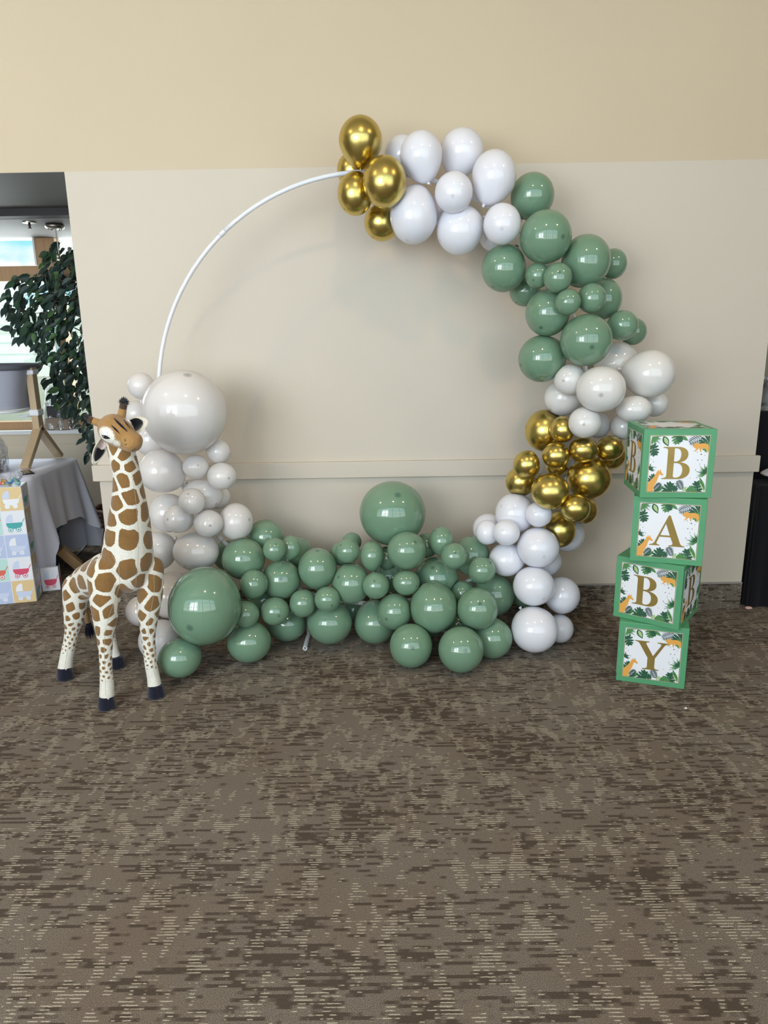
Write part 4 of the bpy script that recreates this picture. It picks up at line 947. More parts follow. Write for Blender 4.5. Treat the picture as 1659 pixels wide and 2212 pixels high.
# horns with black tufts
def tuft(c, d, r, L, k, mat, parent, name='horn_tuft', spread=0.75, seed=1):
    rnd = random.Random(seed); m = MB()
    m.ell(c + d * (r * .2), r * .9, r * .9, r * .7, nu=12, nv=8)
    for _ in range(k):
        a = Vector((rnd.gauss(0, 1), rnd.gauss(0, 1), rnd.gauss(0, 1))).normalized()
        q = (d * (1 - spread) + a * spread + d * 0.3).normalized(); b = c + a * r * .55
        s_ = q.orthogonal().normalized() * 0.0016; s2 = q.cross(s_).normalized() * 0.0016; e = b + q * L * rnd.uniform(.6, 1.1)
        m.add([b + s_, b - s_ * .5 + s2, b - s_ * .5 - s2, e], [(0, 1, 3), (1, 2, 3), (2, 0, 3)])
    o = gbuild(m, name, mat, parent, False); o['kind'] = 'stuff'; return o
for (b, e, sd_) in ((at(217, 915, 2.955), at(192, 906, 2.95), 3), (at(262, 900, 2.965), at(267, 873, 2.96), 5)):
    d = (e - b).normalized(); m = MB()
    b0 = b - d * .014
    m.tube([b0, b, b.lerp(e, .5), e, e + d * .006], [.0190, .0180, .0160, .0145, .008], 16)
    h = gbuild(m, 'horn', P_TAN)
    m = MB(); m.tube([b.lerp(e, .66), b.lerp(e, .85), e, e + d * .007], [.0157, .0153, .0150, .010], 16); gbuild(m, 'horn_tip', P_DKBR, h)
    tuft(e + d * .006, d, .014, .020, 300, P_BLACK, h, seed=sd_)
# ears: cupped leaves with a dark lining
def ear(base, tipp, width, facing, cup, lin, pat, name='ear'):
    ax = (tipp - base); L = ax.length; ax.normalize(); fc = (facing - ax * facing.dot(ax)).normalized(); sd_ = ax.cross(fc)
    def surf(off, k0=1.0, u0=0.0, u1=1.0):
        def fn(u, v):
            uu = u0 + (u1 - u0) * u; s_ = (v - .5) * 2
            wd = width * .5 * k0 * (1 if k0 == 1 else (1 - .75 * u ** 5)) * (math.sin(math.pi * (0.12 + 0.86 * uu) ** 0.9)) ** 0.7
            return base + ax * (L * uu) + sd_ * (wd * s_) + fc * (off - cup * (1 - s_ * s_) * math.sin(math.pi * min(1, uu + .15)) * .8)
        return fn
    m = MB(); m.grid(surf(-.004), 14, 12); m.grid(surf(.004), 14, 12)
    k = 15 * 13
    ring = [i for i in range(15)] + [j * 15 + 14 for j in range(1, 13)] + [12 * 15 + i for i in reversed(range(14))] + [j * 15 for j in reversed(range(1, 12))]
    for a_, b_ in zip(ring, ring[1:] + ring[:1]): m.f.append((a_, b_, b_ + k, a_ + k)); m.m.append(0)
    o = gbuild(m, name, P_CREAM)
    m = MB(); m.grid(surf(.0058, .76, *lin), 12, 10); gbuild(m, 'ear_lining', P_BLACK, o)
    if pat: m = MB(); m.grid(surf(.0056, .74, *pat), 8, 8); gbuild(m, 'ear_patch', P_PINK, o)
    return o
ear(at(227, 946, 2.955), at(201, 1003, 2.945), .050, cframe(.80, .1, .60), .016, (.40, .86), (.08, .42))
ear(at(277, 922, 2.985), at(320, 911, 2.995), .082, cframe(-.55, .25, .80), .016, (.10, .74), None)
# eyes, stripes, nostrils, mouth laid on the surface
W_EYE = plain('white eye', srgb(238, 238, 242), 0.25); B_EYE = plain('black eye', srgb(14, 14, 18), 0.12)
for ex, ef, eu in EYES:
    tgt = hp(ex, ef, eu); hit = bvh.find_nearest(tgt); c = hit[0]; nn = hit[1].normalized()
    m = MB(); Mx = nn.to_track_quat('Z', 'Y').to_matrix()
    m.ell(c + nn * .001, .0155, .0155, .0065, Mx, 22, 12); e = gbuild(m, 'eye', W_EYE)
    # half-closed dark lid with long lashes and a glint
    f_ = (HF - nn * HF.dot(nn)).normalized(); u_ = (HU - nn * HU.dot(nn)).normalized()
    m = MB(); q = c + nn * .0065 - u_ * .007 + f_ * .004
    prof = [(-.019, .001, -.0045), (-.013, .0058, -.0015), (-.004, .0088, .0005), (.006, .0080, .0), (.015, .0046, -.0025), (.024, .0006, -.006)]
    top = [q + f_ * a_ + u_ * w_ + nn * h_ for a_, w_, h_ in prof]; mid = [q + f_ * a_ + nn * (h_ + .0016) for a_, w_, h_ in prof]; bot = [q + f_ * a_ - u_ * w_ * 1.05 + nn * (h_ - .001) for a_, w_, h_ in prof]
    m.add(top + mid + bot, [(i, i + 1, 6 + i + 1, 6 + i) for i in range(5)] + [(6 + i, 6 + i + 1, 12 + i + 1, 12 + i) for i in range(5)]); gbuild(m, 'lash', P_BLACK, e)
    m = MB(); m.ell(q - f_ * .004 + nn * .0012, .0062, .0058, .0022, Mx, 14, 8); gbuild(m, 'pupil', B_EYE, e)
    m = MB(); m.ell(q - f_ * .003 + u_ * .001 + nn * .0034, .0024, .0013, .0008, Mx, 10, 6); gbuild(m, 'glint', W_EYE, e)
Z4 = lambda x, y: (160 + x * .1085, 840 + y * .1085)
def surf_line(pts, rads, name, mat, k=10, lift=.0006, flat=False):
    out = []; rr = []
    for i in range(k + 1):
        q = i / k * (len(pts) - 1); a = min(int(q), len(pts) - 2); f_ = q - a
        x = pts[a][0] + (pts[a + 1][0] - pts[a][0]) * f_; y = pts[a][1] + (pts[a + 1][1] - pts[a][1]) * f_
        h, nn = on_head(x, y); r_ = rads[a] + (rads[a + 1] - rads[a]) * f_; out.append(h + nn * (lift if lift > -.002 else .0008 - .62 * r_)); rr.append(r_)
    m = MB(); m.tube(out, rr, 8); return gbuild(m, name, mat)
surf_line([Z4(785, 570), Z4(860, 650), Z4(950, 740), Z4(1060, 850)], [.0008, .0064, .0066, .0014], 'forehead_stripe', P_BLACK, 12, -.0026)
surf_line([Z4(980, 600), Z4(1040, 690), Z4(1125, 795)], [.0008, .0042, .0008], 'forehead_stripe', P_BLACK, 12, -.0026)
surf_line([Z4(735, 715), Z4(820, 800), Z4(908, 890)], [.0008, .0050, .0010], 'forehead_stripe', P_BLACK, 12, -.0026)
surf_line([Z4(1012, 1000), Z4(1018, 1045)], [.0014, .0014], 'nostril', P_BLACK, 4)
surf_line([Z4(1008, 1112), Z4(1030, 1112), Z4(1056, 1092)], [.0012, .0014, .0008], 'nostril', P_BLACK, 6)
surf_line([Z4(1150, 1222), Z4(1195, 1215), Z4(1218, 1180)], [.0010, .0013, .0008], 'mouth', P_BLACK, 8)
# sewn seams down chest, neck and front legs
SEAM = plain('seam shade', srgb(178, 168, 150), 0.9)  # darker tone puts the shade of the seam groove into the colour
Z5 = lambda x, y: (100 + x * .2486, 1000 + y * .2486)
surf_line([Z5(742, 90), Z5(770, 260), Z5(790, 450), Z5(806, 640), Z5(800, 830), Z5(782, 1000), Z5(775, 1090)], [.0008] * 7, 'seam', SEAM, 40, -0.0002)
surf_line([Z5(570, 800), Z5(630, 900), Z5(640, 1060), Z5(600, 1180), Z5(545, 1330), Z5(505, 1500), Z5(505, 1700), Z5(512, 1880), Z5(515, 2020)], [.0008] * 9, 'seam', SEAM, 50, -0.0002)
surf_line([Z5(912, 800), Z5(935, 950), Z5(940, 1100), Z5(915, 1250), Z5(885, 1400), Z5(890, 1600), Z5(930, 1800), Z5(975, 1920)], [.0008] * 8, 'seam', SEAM, 50, -0.0002)
surf_line([Z5(240, 1350), Z5(215, 1480), Z5(180, 1650), Z5(160, 1790)], [.0008] * 4, 'seam', SEAM, 26, -0.0002)
# mane: short brown fuzz down the back of the neck
rnd = random.Random(4); m = MB(); pts = [(PX(279, 1090, 2.965), .075), (PX(277, 1055, 2.955), .064), (PX(274, 1022, 2.95), .056), (PX(266, 990, 2.95), .056), (PX(256, 950, 2.965), .060), (PX(249, 925, 2.975), .062)]
bk = -TOE
for i in range(520):
    q = rnd.random() * (len(pts) - 1.001); a = int(q); f_ = q - a; c = pts[a][0].lerp(pts[a + 1][0], f_)
    d = (bk + LAT * rnd.uniform(-.42, .30) + Vector((0, 0, rnd.uniform(-.2, .2)))).normalized()
    h = bvh.ray_cast(c + d * .3, -d)
    if h[0] is None: continue
    b = h[0]; e = b + (d + Vector((0, 0, rnd.uniform(-.3, .5))) + LAT * rnd.uniform(-.3, .3)).normalized() * rnd.uniform(.012, .026)
    s_ = d.orthogonal().normalized() * .0016; s2 = d.cross(s_).normalized() * .0016; b = b - d * .003
    m.add([b + s_, b - s_ * .5 + s2, b - s_ * .5 - s2, e], [(0, 1, 3), (1, 2, 3), (2, 0, 3)])
o = gbuild(m, 'mane', plushcol('mane brown', srgb(120, 92, 62)), None, False); o['kind'] = 'stuff'
# tail with dark tuft
b = PX(184, 1285, 3.345); m = MB(); tp = [b, PX(183, 1305, 3.37), PX(187, 1325, 3.385), PX(191, 1346, 3.385)]
m.tube(tp, [.014, .013, .012, .013], 12); tl = gbuild(m, 'tail', P_TAN)
m = MB(); rnd = random.Random(8); e0 = tp[-1]
m.ell(e0 - Vector((0, 0, .012)), .017, .017, .024, nu=12, nv=8)
for i in range(190):
    a = rnd.uniform(0, 6.283); r_ = .015 * rnd.random() ** .5; bb_ = e0 + Vector((math.cos(a) * r_, math.sin(a) * r_, -.008)); ee = bb_ + Vector((math.cos(a) * r_ * .7, math.sin(a) * r_ * .7, -rnd.uniform(.05, .085)))
    m.add([bb_ + Vector((.0018, 0, 0)), bb_ + Vector((-.0009, .0016, 0)), bb_ + Vector((-.0009, -.0016, 0)), ee], [(0, 1, 3), (1, 2, 3), (2, 0, 3)])
o = gbuild(m, 'tail_tuft', P_NAVY, tl, False); o['kind'] = 'stuff'

# ---------------------------------------------------------------- things by the side room window
CLOTH = fabric('white table linen', srgb(228, 228, 242), 500.0, var=0.04)
# table: its right-hand end faces the opening
TX = -2.335; TYF, TYB = 4.54, 5.30; TZ = 0.74; TL = -4.0
t = thing('folding_table', 'long folding table under the white cloth by the side window', 'table', (TX - 0.8, 4.92, 0))
wbuild(MB().rbox((TL, TYF + .03, TZ - .03), (TX - .03, TYB - .03, TZ - .004), .006), 'table_top', plain('pale plastic top', srgb(210, 208, 202), 0.5), t)
for x in (TX - .60, TL + .30):
    for y in (TYF + .10, TYB - .10):
        wbuild(MB().tube([(x, y, .002), (x, y, TZ - .03)], .013, 10), 'leg', METAL, t, True)
    wbuild(MB().tube([(x, TYF + .10, .22), (x, TYB - .10, .22)], .010, 8), 'leg_brace', METAL, t, True)
# cloth: flat top, falling in folds along the front and round the corner
rndc = random.Random(2)
def cloth_mesh():
    m = MB(); NUc = 190; NVc = 26; RAD = .05
    # path along the edge: front side (left to right), round corner, right-hand end (front to back), round corner, a little of the back
    path_ = []; x = TL
    while x < TX - RAD: path_.append((Vector((x, TYF, 0)), Vector((0, -1, 0)), 'f', (x - TL))); x += .022
    for i in range(9):
        a = -math.pi / 2 + math.pi / 2 * i / 8; path_.append((Vector((TX - RAD + RAD * math.cos(a), TYF + RAD + RAD * math.sin(a), 0)), Vector((math.cos(a), math.sin(a), 0)), 'c1', i / 8))
    y = TYF + RAD + .015
    while y < TYB - RAD: path_.append((Vector((TX, y, 0)), Vector((1, 0, 0)), 'e', (y - TYF) / (TYB - TYF))); y += .016
    for i in range(9):
        a = math.pi / 2 * i / 8; path_.append((Vector((TX - RAD + RAD * math.cos(a), TYB - RAD + RAD * math.sin(a), 0)), Vector((math.cos(a), math.sin(a), 0)), 'c2', i / 8))
    x = TX - RAD - .02
    while x > TL: path_.append((Vector((x, TYB, 0)), Vector((0, 1, 0)), 'b', TX - x)); x -= .06
    vs = []; K = len(path_)
    for i, (p, nrm, zone, q) in enumerate(path_):
        if zone == 'f': drop = .64 + .09 * min(1, max(0, (q - (TX - TL) + .35) / .35))
        elif zone == 'c1': drop = .735
        elif zone == 'e': drop = .40 + .33 * max(0, 1 - (q / .17)) ** 1.1 + .20 * max(0, (q - .72) / .28) ** 1.2
        elif zone == 'c2': drop = .69
        else: drop = .72
        s_ = i * .022; corner = math.exp(-((q - .0) / .22) ** 2) if zone == 'e' else (1 if zone[0] == 'c' else (math.exp(-((TX - TL - q) / .25) ** 2) if zone == 'f' else .4))
        corner2 = math.exp(-((q - 1.0) / .22) ** 2) if zone == 'e' else 0
        amp = .012 + .034 * max(corner, corner2)
        for j in range(NVc + 1):
            v = j / NVc; d = drop * v
            fl = (.02 + .035 * corner + .10 * corner2) * v + amp * v * (math.sin(s_ * 21 + .6 * math.sin(s_ * 5)) + .5 * math.sin(s_ * 37 + 1)) * .8
            z = TZ + .002 - d; out = .006 * min(1, v * 12) + max(fl, 0)
            P = p + nrm * out
            if z < .012: z = .012 + .006 * (1 + math.sin(s_ * 40))
            # gathered end of the long corner fold swinging out over the carpet
            vs.append(Vector((P.x, P.y, z)))
    fs = [(i * (NVc + 1) + j, i * (NVc + 1) + j + 1, (i + 1) * (NVc + 1) + j + 1, (i + 1) * (NVc + 1) + j) for i in range(K - 1) for j in range(NVc)]
    m.add(vs, fs)
    m.f.append(tuple(i * (NVc + 1) for i in range(K))); m.m.append(0)
    return m
cl = cloth_mesh().build('tablecloth', CLOTH, None, True)
tag(cl, 'white tablecloth hanging in folds over the table by the side window', 'tablecloth')

# bassinet: grey fabric basket on wooden legs
GREYF = fabric('grey bassinet fabric', srgb(172, 174, 190), 700.0); GREYD = fabric('dark grey trim', srgb(96, 98, 108), 700.0)
BEECH = wood('beech wood', srgb(196, 174, 142), srgb(178, 154, 122)); WPL = plain('white plastic', srgb(226, 228, 234), 0.35)
bx = onz(100, 1000, TZ); LX = -2.50; LY = 5.08
t = thing('bassinet', 'grey fabric bassinet on wooden legs standing on the white table', 'bassinet', (LX - .45, LY, TZ + .004))
# superelliptic basket, open at the top
def basket(u, v):
    a = 2 * math.pi * u; e = .55; ca, sa = math.cos(a), math.sin(a)
    sx = math.copysign(abs(ca) ** e, ca); sy = math.copysign(abs(sa) ** e, sa); k = .86 + .14 * v
    z = 1.145 + (1.425 - 1.145) * v
    return Vector((LX - .455 + .455 * k * sx, LY + .25 * k * sy, z - .03 * math.cos(a) * 0))
m = MB(); m.grid(basket, 56, 10); m.f.append(tuple(range(56))); m.m.append(0); wbuild(m, 'basket', GREYF, t, True)
m = MB(); m.tube([basket(i / 56, 1.0) + Vector((0, 0, .006)) for i in range(56)], .020, 10, True); wbuild(m, 'padded_rim', GREYD, t, True)
m = MB(); m.grid(lambda u, v: Vector((LX - .50 + (basket(u, 1).x - LX + .50) * (.93 - .1 * v), LY + (basket(u, 1).y - LY) * (.93 - .1 * v), 1.42 - .24 * v)), 56, 4); wbuild(m, 'lining', GREYD, t, True)
m = MB(); m.rbox((LX - .86, LY - .17, 1.20), (LX - .14, LY + .17, 1.25), .02); wbuild(m, 'mattress', plain('white sheet', srgb(222, 222, 228), 0.8), t)
m = MB(); m.tube([basket(i / 40, 0.02) + Vector((0, 0, -.02)) for i in range(40)], .010, 8, True); wbuild(m, 'base_ring', WPL, t, True)
m = MB(); m.tube([(LX - .20, LY - .21, 1.09), (LX - .20, LY - .16, 1.09)], .018, 14); wbuild(m, 'knob', WPL, t, True)
for side, x in ((1, LX), (-1, LX - 1.0)):
    A0 = Vector((x, LY, 1.0)); top = Vector((x - .02 * side, LY, 1.425))
    m = MB(); m.rbox((x - .024, LY - .035, .96), (x + .024, LY + .035, 1.425), .004); wbuild(m, 'post', BEECH, t)
    for sg in (-1, 1):
        foot = Vector((x, LY + sg * .265, TZ + .010)); d = foot - A0; L = d.length
        Mx = Matrix.Translation(A0) @ d.to_track_quat('Z', 'X').to_matrix().to_4x4()
        m = MB(); m.rbox((-.022, -.030, -.012), (.022, .030, L), .006, 0, Mx)
        lo = min((q[2] if not isinstance(q, Vector) else q.z) for q in m.v)
        m.v = [Vector((q[0], q[1], max(q[2], TZ + .0055))) for q in m.v]
        wbuild(m, 'leg', BEECH, t)
    for z0, z1 in ((1.375, 1.41), (1.09, 1.135)):
        m = MB(); m.rbox((x - .034, LY - .045, z0), (x + .034, LY + .045, z1), .008); wbuild(m, 'bracket', WPL, t)
    m = MB(); m.rbox((x - .012, LY - .06, 1.15), (x + .01, LY - .046, 1.24), .004) if False else m.tube([(x - .03, LY - .02, 1.09), (x - .10, LY - .05, 1.09)], .008, 8); wbuild(m, 'arm', WPL, t, True)

# gift basket in clear film
FILM = clear_film('cellophane', amount=0.72)
c = onz(8, 1018, TZ); gx, gy = -2.735, 4.715
t = thing('wrapped_gift_basket', 'round gift basket in clear crinkled film on the white table, left edge', 'gift', (gx, gy, TZ + .004))
HEX = NT('grey basket print'); _tc = HEX.n('ShaderNodeTexCoord'); _v = HEX.n('ShaderNodeTexVoronoi', {'feature': 'DISTANCE_TO_EDGE'}, Vector=_tc.outputs['Object'], Scale=36.0)
HEX.p(Base_Color=HEX.mix(HEX.step(_v.outputs['Distance'], .05, .1), srgb(210, 205, 198), srgb(96, 90, 88)), Roughness=.7)
m = MB(); m.lathe([(.115, 0), (.125, .004), (.140, .07), (.136, .07), (.12, .02)], 32); m.build('basket', HEX.mat, t, True)
shred = MB(); rs = random.Random(5)
for i in range(170):
    a, r_, z = rs.uniform(0, 6.28), .115 * rs.random() ** .5, rs.uniform(.03, .20)
    d = Vector((rs.gauss(0, 1), rs.gauss(0, 1), rs.gauss(0, .6))).normalized() * .035; p = Vector((r_ * math.cos(a), r_ * math.sin(a), z)); w_ = d.orthogonal().normalized() * .004
    shred.add([p - d, p - w_, p + d, p + w_], [(0, 1, 2), (0, 2, 3)])
o = shred.build('paper_shred', plain('beige paper shred', srgb(190, 178, 160), .8), t); o['kind'] = 'stuff'
m = MB()
def filmfn(u, v):
    a = 2 * math.pi * u; r_ = (.150 + .012 * math.sin(a * 9 + v * 4)) * (1 - .85 * max(0, v - .45) ** 1.2 / .55 ** 1.2 * .75) + .010 * math.sin(a * 17 + v * 9)
    return Vector((r_ * math.cos(a), r_ * math.sin(a), .002 + .36 * v))
m.grid(filmfn, 60, 22); m.build('film_wrap', FILM, t, True)
m = MB(); m.tube([Vector((.05 * math.cos(a * .4), .05 * math.sin(a * .4), .335)) for a in range(16)], .007, 8, True); m.build('ribbon', plain('white ribbon', srgb(230, 230, 232), .4), t, True)

# phone lying on the cloth
pc = onz(57, 1023, TZ)
t = thing('phone', 'black smartphone lying on the front corner of the white table', 'phone', (pc.x, pc.y, TZ + .0035), R(-52))
MB().rbox((-.075, -.037, 0), (.075, .037, .009), .0035).build('phone_body', plain('black phone case', srgb(28, 28, 32), .3), t)
MB().rbox((-.071, -.033, .009), (.071, .033, .0096), .0002).build('screen', plain('dark glass', srgb(20, 22, 26), .04), t)

# wrapped tall gift boxes with pram paper
PP = {'tan': srgb(226, 200, 150), 'white': srgb(232, 234, 242), 'blue': srgb(186, 200, 232), 'teal': srgb(190, 226, 222)}
PC = {'white': srgb(238, 240, 246), 'teal': srgb(78, 172, 172), 'pale': srgb(206, 216, 240), 'red': srgb(216, 84, 112), 'green': srgb(150, 206, 180), 'coral': srgb(226, 110, 90), 'blue2': srgb(92, 156, 214), 'gold': srgb(220, 180, 90)}
PMAT = {k: plain('paper ' + k, v, .35) for k, v in PP.items()}; CMAT = {k: plain('ink ' + k, v, .35) for k, v in PC.items()}
LINE = plain('ink outline', srgb(120, 130, 170), .4)
def gift_box(name, label, x0, x1, y, depth, H, cols, rows, rz, pattern, origin):
    t = thing(name, label, 'gift', origin, rz)
    W_ = x1 - x0
    m = MB(); m.rbox((x0, 0, .001), (x1, depth, H), .004); m.build('box', PMAT['white'], t)
    s_ = W_ / cols; hh = H / rows
    def face(fn, nc, tag_):
        for r_ in range(rows):
            for c_ in range(nc):
                bg, ink = pattern[(r_ * 3 + c_ * 2 + (1 if tag_ == 's' else 0)) % len(pattern)] if not (tag_ == 'f' and c_ == nc - 1) else pattern[r_ % len(pattern)]
                u0, v0 = c_ * s_, H - (r_ + 1) * hh; 
                m = MB(); m.poly([[(u0 + .002, v0 + .002), (u0 + s_ - .002, v0 + .002), (u0 + s_ - .002, v0 + hh - .002), (u0 + .002, v0 + hh - .002)]], lambda u, v: fn(u, v, .0006)); m.build('paper_square', PMAT[bg], t)
                P = lambda a, b: (u0 + a * s_, v0 + b * hh); k = 10
                body = path([P(.16, .50), P(.86, .50), (*P(.86, .30), *P(.70, .24), *P(.56, .24)), P(.42, .24), (*P(.24, .24), *P(.16, .34), *P(.16, .50))])
                hood = path([P(.46, .52), P(.46, .86), (*P(.26, .86), *P(.16, .72), *P(.16, .52))])
                m = MB(); m.poly([body], lambda u, v: fn(u, v, .0012)); m.poly([hood], lambda u, v: fn(u, v, .0013), 1)
                for wx in (.32, .66):
                    for rr_, mt_, dd in ((.115, 0, .0016), (.085, 2, .0019), (.045, 0, .0022)):
                        m.poly([[(P(wx, 0)[0] + rr_ * s_ * math.cos(i * .628), P(0, .20)[1] + rr_ * s_ * math.sin(i * .628)) for i in range(10)]], lambda u, v: fn(u, v, dd), mt_)
                m.poly([[P(.84, .52), P(.95, .68), P(.97, .66), P(.87, .50)]], lambda u, v: fn(u, v, .0012), 0)
                m.build('pram_print', [CMAT[ink], CMAT['pale' if ink != 'pale' else 'white'], CMAT['white']], t)['kind'] = 'stuff'
    face(lambda u, v, d: Vector((x0 + u, -d, v)), cols, 'f')
    ns = max(1, int(depth / s_)); face(lambda u, v, d: Vector((x1 + d, u, v)), ns, 's')
    return t
PATT = [('tan', 'white'), ('white', 'teal'), ('blue', 'pale'), ('white', 'red'), ('tan', 'pale'), ('teal', 'coral')]
o0 = onz(80, 1299, 0)
g1 = gift_box('wrapped_gift_box', 'tall gift box in pram paper on the carpet before the white table', -.40, 0, 0, .16, .745, 3, 5, R(14), PATT, (o0.x, o0.y, 0))
m = MB(); rs = random.Random(9)
def bow(u, v):
    a = 2 * math.pi * u; r_ = .03 + .05 * v + .012 * math.sin(a * 7); return Vector((-.07 + r_ * math.cos(a), .08 + .8 * r_ * math.sin(a), .747 + .06 * v + .012 * math.sin(a * 5)))
m.grid(bow, 40, 6); m.build('film_tuft', FILM, g1, True)
for k_, (cx_, cl_) in enumerate(((-.05, 'blue2'), (-.09, 'gold'), (-.13, 'red'), (-.04, 'green'))):
    m = MB(); m.tube([Vector((cx_ + .03 * math.cos(i * .5 + k_), .05 + .02 * math.sin(i * .7), .750 + .012 * i * (1 if i < 4 else .2))) for i in range(8)], .008, 6); m.build('curling_ribbon', CMAT[cl_], g1, True)
o1 = onz(97, 1288, 0)
gift_box('wrapped_gift_parcel', 'low parcel in red pram paper half behind the cloth fold on the carpet', -.11, 0, 0, .03, .16, 1, 1, R(20), [('white', 'red')], (o1.x + .05, o1.y + .12, 0))

# under the table: tub with blue lid, cardboard box, cable
tubp = at(120, 1128, 4.98)
t = thing('storage_tub', 'clear storage tub with teal blue lid under the tablecloth hem', 'tub', (TX - .19, 4.90, 0))
m = MB(); m.rbox((-.16, -.16, .001), (.10, .16, .262), .02); m.build('tub_body', plain('dull clear plastic', srgb(70, 76, 84), .25), t)
m = MB(); m.rbox((-.175, -.175, .263), (.115, .175, .300), .008); m.build('lid', plain('teal blue lid', srgb(70, 116, 140), .4), t)
cb = onz(143, 1194, 0)
t = thing('cardboard_box', 'small tan cardboard box leaning in the dark under the table', 'box', (-2.235, 4.90, 0.0), R(24))
Mx = Matrix.Rotation(R(-38), 4, 'Y')
m = MB(); m.rbox((-.032, -.05, .018), (.032, .05, .20), .003, 0, Mx); lo = min(v[2] for v in m.v); m.v = [Vector(v) - Vector((0, 0, lo - .001)) for v in m.v]; m.build('carton', plain('brown cardboard', srgb(176, 144, 104), .8), t)
m = MB(); m.box((-.033, -.012, .10), (.033, .012, .2006), 0, Mx); m.v = [Vector(v) - Vector((0, 0, lo - .001)) for v in m.v]; m.build('tape_strip', plain('packing tape', srgb(196, 168, 128), .3), t)
cp = [onz(x, y, .006) for x, y in ((126, 1197), (138, 1202), (150, 1204), (165, 1198), (176, 1189), (186, 1176))]
tag(MB().tube(cp, .004, 8).build('power_cable', plain('white cable', srgb(200, 200, 204), .5), None, True), 'white power cable on the carpet under the table edge', 'cable')

# clear-wrapped trays on the window sill
t = thing('wrapped_gift_tray', 'black tray gift in clear film on the side window sill', 'tray', (-2.70, WINY + .015, WSILL + .006))
m = MB(); m.rbox((-.17, -.055, .001), (.02, .055, .10), .006); m.build('carton', plain('beige carton', srgb(150, 130, 110), .6), t)
m = MB(); m.rbox((-.15, -.05, .101), (.03, .05, .20), .006); m.build('tray', plain('black tray', srgb(30, 30, 36), .3), t)
m = MB(); m.grid(lambda u, v: Vector((-.07 + (.14 + .02 * math.sin(u * 60)) * math.cos(6.283 * u) * (1 - .5 * v), (.062 + .006 * math.sin(u * 50)) * math.sin(6.283 * u) * (1 - .5 * v), .003 + .36 * v + .01 * math.sin(u * 40))), 60, 14); m.build('film_wrap', FILM, t, True)

# ficus in a wicker basket behind the wall end
LEAFM = [NT('ficus leaf %d' % i) for i in range(3)]
for q, cl_, c2 in zip(LEAFM, (srgb(38, 62, 46), srgb(52, 84, 52), srgb(84, 120, 62)), (srgb(28, 48, 44), srgb(40, 66, 46), srgb(60, 94, 48))):
    tc = q.n('ShaderNodeTexCoord'); no = q.n('ShaderNodeTexNoise', Vector=tc.outputs['Object'], Scale=40.0)
    q.p(Base_Color=q.mix(no.outputs['Fac'], c2, cl_), Roughness=.5)
LEAFM = [q.mat for q in LEAFM]
FX, FY = -2.18, 5.62
fic = thing('potted_ficus', 'leafy artificial ficus tree in a wicker basket beside the wall end', 'plant', (FX, FY, 0))
rf = random.Random(21)
POLY = [(118, 515), (165, 540), (230, 560), (300, 640), (310, 760), (280, 880), (225, 960), (188, 990), (172, 905), (130, 885), (95, 830), (78, 740), (42, 730), (12, 700), (14, 625), (40, 590), (88, 590), (96, 545)]
def inside(x, y):
    c_ = False; j = len(POLY) - 1
    for i in range(len(POLY)):
        (xi, yi), (xj, yj) = POLY[i], POLY[j]
        if (yi > y) != (yj > y) and x < (xj - xi) * (y - yi) / (yj - yi) + xi: c_ = not c_
        j = i
    return c_
def leaf_mesh(L, w, bend, mat):
    m = MB(); n_ = 5
    for sg in (-1, 1):
        vs = []
        for i in range(n_ + 1):
            q = i / n_; vs.append(Vector((0, L * q, -bend * q * q))); wd = w * math.sin(math.pi * min(1, q * 1.0) ** .75) ** .9 if 0 < q < 1 else .0004
            vs.append(Vector((sg * wd, L * q, -bend * q * q + wd * .35)))
        m.add(vs, [(2 * i, 2 * i + 1, 2 * i + 3, 2 * i + 2) if sg > 0 else (2 * i, 2 * i + 2, 2 * i + 3, 2 * i + 1) for i in range(n_)])
    m.add([Vector((-.0008, -.016, 0)), Vector((.0008, -.016, 0)), Vector((.0008, .002, 0)), Vector((-.0008, .002, 0))], [(0, 1, 2, 3)])
    me = m.mesh('leaf'); me.materials.append(LEAFM[mat]); me.polygons.foreach_set('use_smooth', [True] * len(me.polygons)); return me
LM = [leaf_mesh(.082, .021, .012, k % 3 if k < 6 else 0) for k in range(8)]
spots = []
tries = 0
while len(spots) < 1050 and tries < 30000:
    tries += 1
    x, y = rf.uniform(8, 312), rf.uniform(512, 992)
    if not inside(x, y): continue
    spots.append((x, y, rf.triangular(5.46, 5.92, 5.58)))
vis = []
for (x, y, Yd) in spots:
    p = at(x, y, Yd); out = Vector((p.x - FX, (p.y - FY) * .6, 0)); out = out.normalized() if out.length > .01 else Vector((1, 0, 0))
    dirv = (Vector((0, 0, -1)) * rf.uniform(.35, 1.1) + out * rf.uniform(.1, .9) + Vector((rf.uniform(-.5, .5), rf.uniform(-.5, .3), rf.uniform(-.1, .3)))).normalized()
    nrm = Vector((rf.uniform(-.7, .7), -1, rf.uniform(-.2, .9))); nrm = (nrm - dirv * nrm.dot(dirv)).normalized(); sx = dirv.cross(nrm)
    k = rf.choices(range(8), (5, 3, 1, 5, 3, 1, 5, 4))[0]; sc = rf.uniform(.8, 1.25)
    Mx = Matrix(((sx.x * sc, dirv.x * sc, nrm.x * sc, p.x - FX), (sx.y * sc, dirv.y * sc, nrm.y * sc, p.y - FY), (sx.z * sc, dirv.z * sc, nrm.z * sc, p.z), (0, 0, 0, 1)))
    vis.append((Yd + (10 if x > 205 else 0), k, Mx))
vis.sort(key=lambda q: q[0])
for Yd, k, Mx in vis[:285]:
    o = bpy.data.objects.new('leaf', LM[k]); COL.objects.link(o); o.parent = fic; o.matrix_local = Mx
m = MB()
for Yd, k, Mx in vis[285:]:
    me = LM[k]; m.add([Mx @ v.co for v in me.vertices], [tuple(p.vertices) for p in me.polygons], k % 3 if k < 6 else 0)
